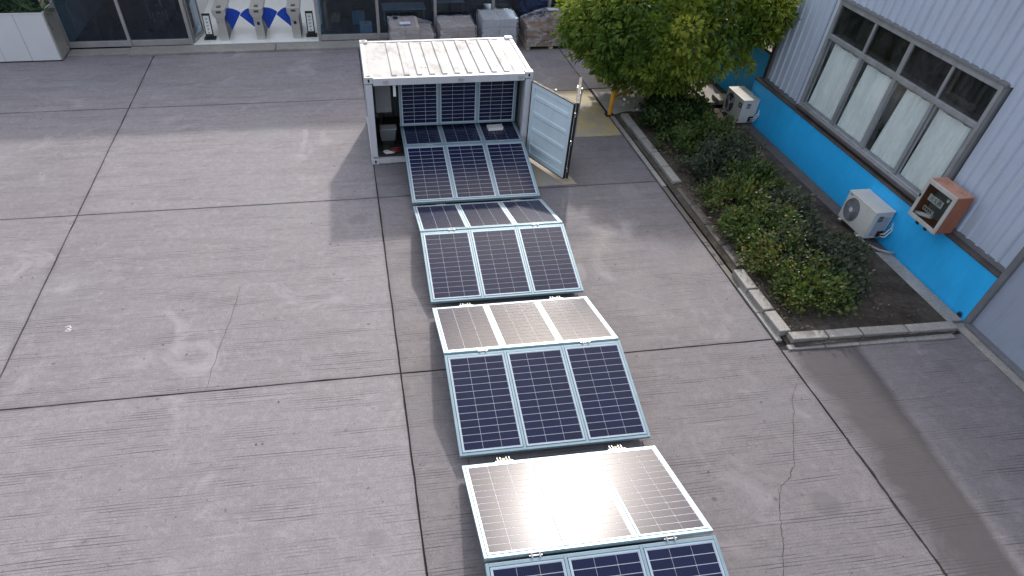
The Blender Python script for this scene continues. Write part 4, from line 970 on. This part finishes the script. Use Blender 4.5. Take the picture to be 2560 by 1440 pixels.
# ------------------------------------------------------------------ furniture behind the glass
M['tabletop'] = plain('pale_tabletop', (0.55,0.58,0.62), 0.35, var=0.06); M['dim'] = plain('dim_furniture', (0.03,0.035,0.045), 0.5, var=0.2)
M['card'] = plain('cardboard', (0.34,0.22,0.135), 0.8, var=0.15, scale=3)
def table(x0, x1, y0, y1, h, label, mat):
    t = thing('table', label, 'table', ((x0+x1)/2, (y0+y1)/2, 0.06), 0, 'tables behind the office glass')
    hx, hy = (x1-x0)/2, (y1-y0)/2
    box('table_top', mat, t, -hx, hx, -hy, hy, h-0.035, h, 0.008)
    for sx in (-1, 1):
        for sy in (-1, 1): box('leg', M['steel'], t, sx*(hx-0.06)-0.02, sx*(hx-0.06)+0.02, sy*(hy-0.06)-0.02, sy*(hy-0.06)+0.02, 0, h-0.036)
    box('drawer_unit', M['dim'], t, hx-0.45, hx-0.1, -hy+0.08, hy-0.08, 0.05, h-0.037, 0.006)
table(0.92, 2.30, 9.35, 10.05, 0.46, 'pale desk behind the glass, seen above the container left half', M['tabletop'])
table(2.62, 3.65, 10.0, 10.9, 0.46, 'pale desk deep behind the glass at the top edge, middle bay', M['tabletop'])
table(3.85, 5.2, 9.4, 10.1, 0.36, 'dark glass-topped table behind the wrapped pallets', M['dim'])
def carton(name, label, x0, x1, y0, y1, z0, z1, mat):
    t = thing(name, label, 'box', ((x0+x1)/2, (y0+y1)/2, z0)); hx, hy = (x1-x0)/2, (y1-y0)/2
    box('body', mat, t, -hx, hx, -hy, hy, 0, z1-z0, 0.006); box('tape', plain('tape', (0.5,0.42,0.3), 0.4), t, -0.03, 0.03, -hy-0.001, hy+0.001, z1-z0+0.0005, z1-z0+0.003)
carton('storage_box', 'pale box on the office floor close behind the glass', 0.15, 0.52, 8.5, 8.85, 0.06, 0.36, M['tabletop'])
carton('storage_box', 'brown box under the pale desk behind the glass', 1.25, 1.65, 9.5, 9.9, 0.06, 0.30, M['card'])
carton('storage_box', 'pale blue bin further back behind the glass', -0.05, 0.35, 9.6, 9.95, 0.06, 0.36, plain('bin_blue', (0.22,0.32,0.42), 0.5))
carton('storage_box', 'small brown box on the floor in the second glass bay', -0.75, -0.45, 9.9, 10.2, 0.06, 0.24, M['card'])
bag = MB(); n1, n2 = 18, 12
for j in range(n2+1):
    for i in range(n1):
        a = 2*math.pi*i/n1; ph = math.pi*j/n2; d = Vector((math.cos(a)*math.sin(ph), math.sin(a)*math.sin(ph), math.cos(ph))); k = 1+0.28*noise.noise(d*2.6)+0.12*noise.noise(d*7)
        bag.v.append((5.95+0.50*d.x*k, 9.85+0.40*d.y*k, max(0.065, 0.40+0.42*d.z*k)))
for j in range(n2):
    for i in range(n1): bag.f.append((j*n1+i, j*n1+(i+1)%n1, (j+1)*n1+(i+1)%n1, (j+1)*n1+i))
o = bag.build('plastic_sack', plain('violet_plastic', (0.16,0.19,0.42), 0.25, var=0.3, scale=8), None); tag(o, 'crumpled violet-blue plastic sack behind the glass near the tree', 'sack')
def chair(x, y, rz, label):
    t = thing('chair', label, 'chair', (x, y, 0.06), rz, 'chairs behind the left glass')
    box('seat', M['dim'], t, -0.2, 0.2, -0.2, 0.2, 0.27, 0.31, 0.02); box('backrest', M['dim'], t, -0.2, 0.2, 0.17, 0.21, 0.37, 0.64, 0.02)
    for s in (-1, 1): MB().tube([(s*0.21,0.19,0.6),(s*0.21,0.2,0.3),(s*0.21,0.2,0.012),(s*0.21,-0.22,0.012),(s*0.21,-0.2,0.28)], 0.012, 6).build('leg_frame', M['steel'], t)
chair(-6.2, 10.6, 0.5, 'steel-legged chair on the dark floor behind the second left pane')
table(-6.4, -5.3, 11.2, 12.0, 0.45, 'dark table deep behind the left glass', M['dim'])
# ------------------------------------------------------------------ wrapped pallets
M['wood'] = plain('pallet_wood', (0.42,0.34,0.22), 0.8, var=0.2, scale=6)
def filmmat():
    t = NT('stretch_film'); v = t.mapped((1,1,2.2)); n = t.noise(v, 3.0, 5, 0.65, 1.2)
    tr_ = t.n('ShaderNodeBsdfTransparent'); t.put(tr_.inputs[0], (0.86,0.87,0.9))
    b = t.bsdf((0.62,0.64,0.70), 0.20, 0, t.bump(n, 0.9, 0.05), 0.6)
    mx = t.n('ShaderNodeMixShader'); t.put(mx.inputs[0], t.ramp(n, 0.42, 0.70, 0.06, 0.62)); t.t.links.new(tr_.outputs[0], mx.inputs[1]); t.t.links.new(b, mx.inputs[2])
    return t.done(mx.outputs[0])
M['film'] = filmmat(); M['card2'] = plain('grey_brown_card', (0.46,0.39,0.35), 0.8, var=0.12, scale=3)
def wrapped(label, x0, x1, y0, y1, h, cols, rows, cm_, top=None, slope=0.0, zb=0.0, printed=False):
    t = thing('wrapped_pallet', label, 'pallet load', ((x0+x1)/2, (y0+y1)/2, zb), random.uniform(-.02,.02), 'film-wrapped pallets in front of the glass')
    hx, hy = (x1-x0)/2, (y1-y0)/2
    pl = MB().box(-hx, hx, -hy, hy, 0.098, 0.112).build('pallet', M['wood'], t)
    for fx in (-1, 0, 1):
        box('skid', M['wood'], pl, fx*(hx-0.07)-0.06, fx*(hx-0.07)+0.06, -hy, hy, 0.0, 0.075, 0.004)
    for k in range(6): yy = -hy+2*hy*(k+0.5)/6; box('plank', M['wood'], pl, -hx-0.01, hx+0.01, yy-0.06, yy+0.06, 0.0755, 0.0975)
    ch = (h-0.114)/rows
    for r_ in range(rows):
        for c_ in range(cols):
            a = -hx+0.03+(2*hx-0.06)*c_/cols; b = -hx+0.03+(2*hx-0.06)*(c_+1)/cols
            if slope and r_ == rows-1 and ((slope > 0 and c_ == cols-1) or (slope < 0 and c_ == 0)): continue
            cc = box('carton', cm_, t, a+0.004, b-0.004, -hy+0.03, hy-0.03, 0.1135+ch*r_+0.001, 0.1135+ch*(r_+1)-0.004, 0.006)
            if printed and r_ < 2:
                pm = MB()
                for q in range(4): pm.box(a+(b-a)*(0.45+0.11*q), a+(b-a)*(0.45+0.11*q)+0.045, -hy+0.0275, -hy+0.0295, 0.1135+ch*(r_+0.38), 0.1135+ch*(r_+0.60))
                pm.build('carton_print', ink, cc)
    # film draped over the stack: grid shell with creases
    fm_ = MB(); n = 16
    def ht(x): 
        if not slope: return h
        s = (x/hx)*(1 if slope > 0 else -1)
        return h-(abs(slope)*max(0, s-0.1)/0.9)
    per = [(-hx-0.004+(2*hx+0.008)*i/n, -hy-0.004) for i in range(n)]+[(hx+0.004, -hy-0.004+(2*hy+0.008)*i/n) for i in range(n)]+[(hx+0.004-(2*hx+0.008)*i/n, hy+0.004) for i in range(n)]+[(-hx-0.004, hy+0.004-(2*hy+0.008)*i/n) for i in range(n)]
    N = len(per); lv = 6
    for j in range(lv+1):
        for i, (x, y) in enumerate(per):
            f = j/lv; z = 0.10+(ht(x)-0.10)*f; k = 0.018*noise.noise(Vector((x*5+zb, y*5, z*6)))+0.006
            cxn = 1+(k/ hx); fm_.v.append((x*cxn, y*(1+k/hy), z+(0.015*noise.noise(Vector((x*6, y*6, 9))) if j == lv else 0)))
    for j in range(lv):
        for i in range(N): fm_.f.append((j*N+i, j*N+(i+1)%N, (j+1)*N+(i+1)%N, (j+1)*N+i))
    base = len(fm_.v); q = 14
    for j in range(q+1):
        for i in range(q+1):
            x = -hx+2*hx*i/q; y = -hy+2*hy*j/q; fm_.v.append((x, y, ht(x)+0.012+0.018*noise.noise(Vector((x*5, y*5, 4+x0)))))
    for j in range(q):
        for i in range(q): a = base+j*(q+1)+i; fm_.f.append((a, a+1, a+q+2, a+q+1))
    fm_.build('stretch_film', M['film'], t)
    if top: box('delivery_note', plain('note_paper', (0.62,0.68,0.80), 0.5, var=0.05), t, top[0]-0.16, top[0]+0.16, top[1]-0.12, top[1]+0.12, h+0.034, h+0.038)
    return t
PY0, PY1 = 6.95, 8.02
wrapped('leftmost wrapped pallet behind the container, its film sagging on the right', 0.98, 2.30, PY0, PY1, 0.68, 3, 3, M['card2'], (-0.2,-0.25), 0.165)
rl = MB(); rl.tube([(1.20,7.75,0.70),(1.20,7.75,0.735)], 0.075, 18); rr_ = rl.build('tape_roll', M['black'], None, 0.006); tag(rr_, 'black roll of tape lying on the leftmost wrapped pallet', 'tape roll')
wrapped('second wrapped pallet from the left behind the container, flat topped and low', 2.44, 3.52, PY0, PY1, 0.66, 2, 4, M['card2'])
wrapped('tall pale wrapped pallet behind the container roof right end', 3.72, 4.80, PY0+0.1, PY1, 0.80, 2, 3, plain('white_card', (0.55,0.56,0.58), 0.7, var=0.1))
wrapped('wrapped pallet of brown cartons standing between the container and the tree', 5.08, 6.66, PY0, PY1, 0.80, 2, 3, M['card'], (0.15,0.25), -0.21, 0.0, True)
# ------------------------------------------------------------------ tall white planter at far left
M['panel'] = plain('pale_cladding', (0.56,0.57,0.585), 0.4, var=0.05, scale=1.0)
pt = thing('planter_box', 'tall pale clad planter box with grassy plants at the far left', 'planter', (-9.5,7.7,0))
def pb(name, mat, x0, x1, y0, y1, z0, z1, bev=0.004):
    o = MB().box(x0, x1, y0, y1, z0, z1).build(name, mat, pt, bev); o.location = (9.5,-7.7,0); return o
xs = [-13.0, -12.1, -11.3, -10.55, -9.83, -9.12, -8.36]
for a, b in zip(xs[:-1], xs[1:]): pb('cladding_panel', M['panel'], a+0.004, b-0.004, 7.28, 7.31, 0.03, 1.13)
pb('cladding_panel', M['ts'], -8.355, -8.325, 7.282, 8.08, 0.03, 1.13); pb('core', M['inner'], -13.0, -8.36, 7.315, 8.07, 0.0, 1.00)
pb('rim', M['panel'], -13.0, -8.33, 7.27, 7.33, 1.131, 1.16); pb('rim', M['panel'], -8.40, -8.325, 7.331, 8.08, 1.131, 1.16)
pb('base_strip', M['black'], -13.0, -8.335, 7.29, 7.31, 0.0, 0.03, 0)
post = box('cream_post', plain('cream_paint', (0.60,0.52,0.38), 0.6), None, -8.62, -8.50, 8.10, 8.128, 0.0, 2.3, 0.005); tag(post, 'cream painted post behind the right end of the planter', 'post')
M['blade'] = leafmat('blade_leaf', (0.008,0.035,0.014), (0.03,0.09,0.035), (0.20,0.28,0.16), 0.25)
PL = ['feathery plant hidden at the far left end of the planter', 'second feathery plant from the far left in the planter', 'third feathery plant from the far left in the planter', 'feathery plant in the middle of the planter', 'feathery plant third from the right end of the planter', 'feathery plant next to the last at the planter right end', 'feathery green plant at the right end of the planter by the cream post']
for k in range(7):
    px = -12.5+k*0.66; py = random.uniform(7.55,7.85)
    t = thing('potted_palm', PL[k], 'plant', (px, py, 1.0), 0, 'plants in the tall planter')
    it = []
    for f in range(16):
        a = random.uniform(0, 6.28); tip = Vector((math.cos(a)*0.55, math.sin(a)*0.3, random.uniform(0.05,0.6)))
        pts = [Vector((0,0,0)), tip*0.5+Vector((0,0,0.15)), tip]
        for q in range(14):
            s = q/14; p = pts[0].lerp(pts[1], s).lerp(pts[1].lerp(pts[2], s), s); sd = Vector((-math.sin(a), math.cos(a), 0.1))
            for sg in (-1, 1): it.append((p, Vector((0,0,1)), sd*sg+tip*0.9, random.uniform(0.10,0.17), 0.022, min(1,random.random()**1.5)))
        it.append((Vector((0,0,0)), Vector((0,0,1)), tip, tip.length, 0.02, 0.8))
    fo = leaves('fronds', M['blade'], t, it)
    MB().tube([(0,0,0.0),(0,0,0.12)], 0.03, 8).build('stem', M['bark'], t)
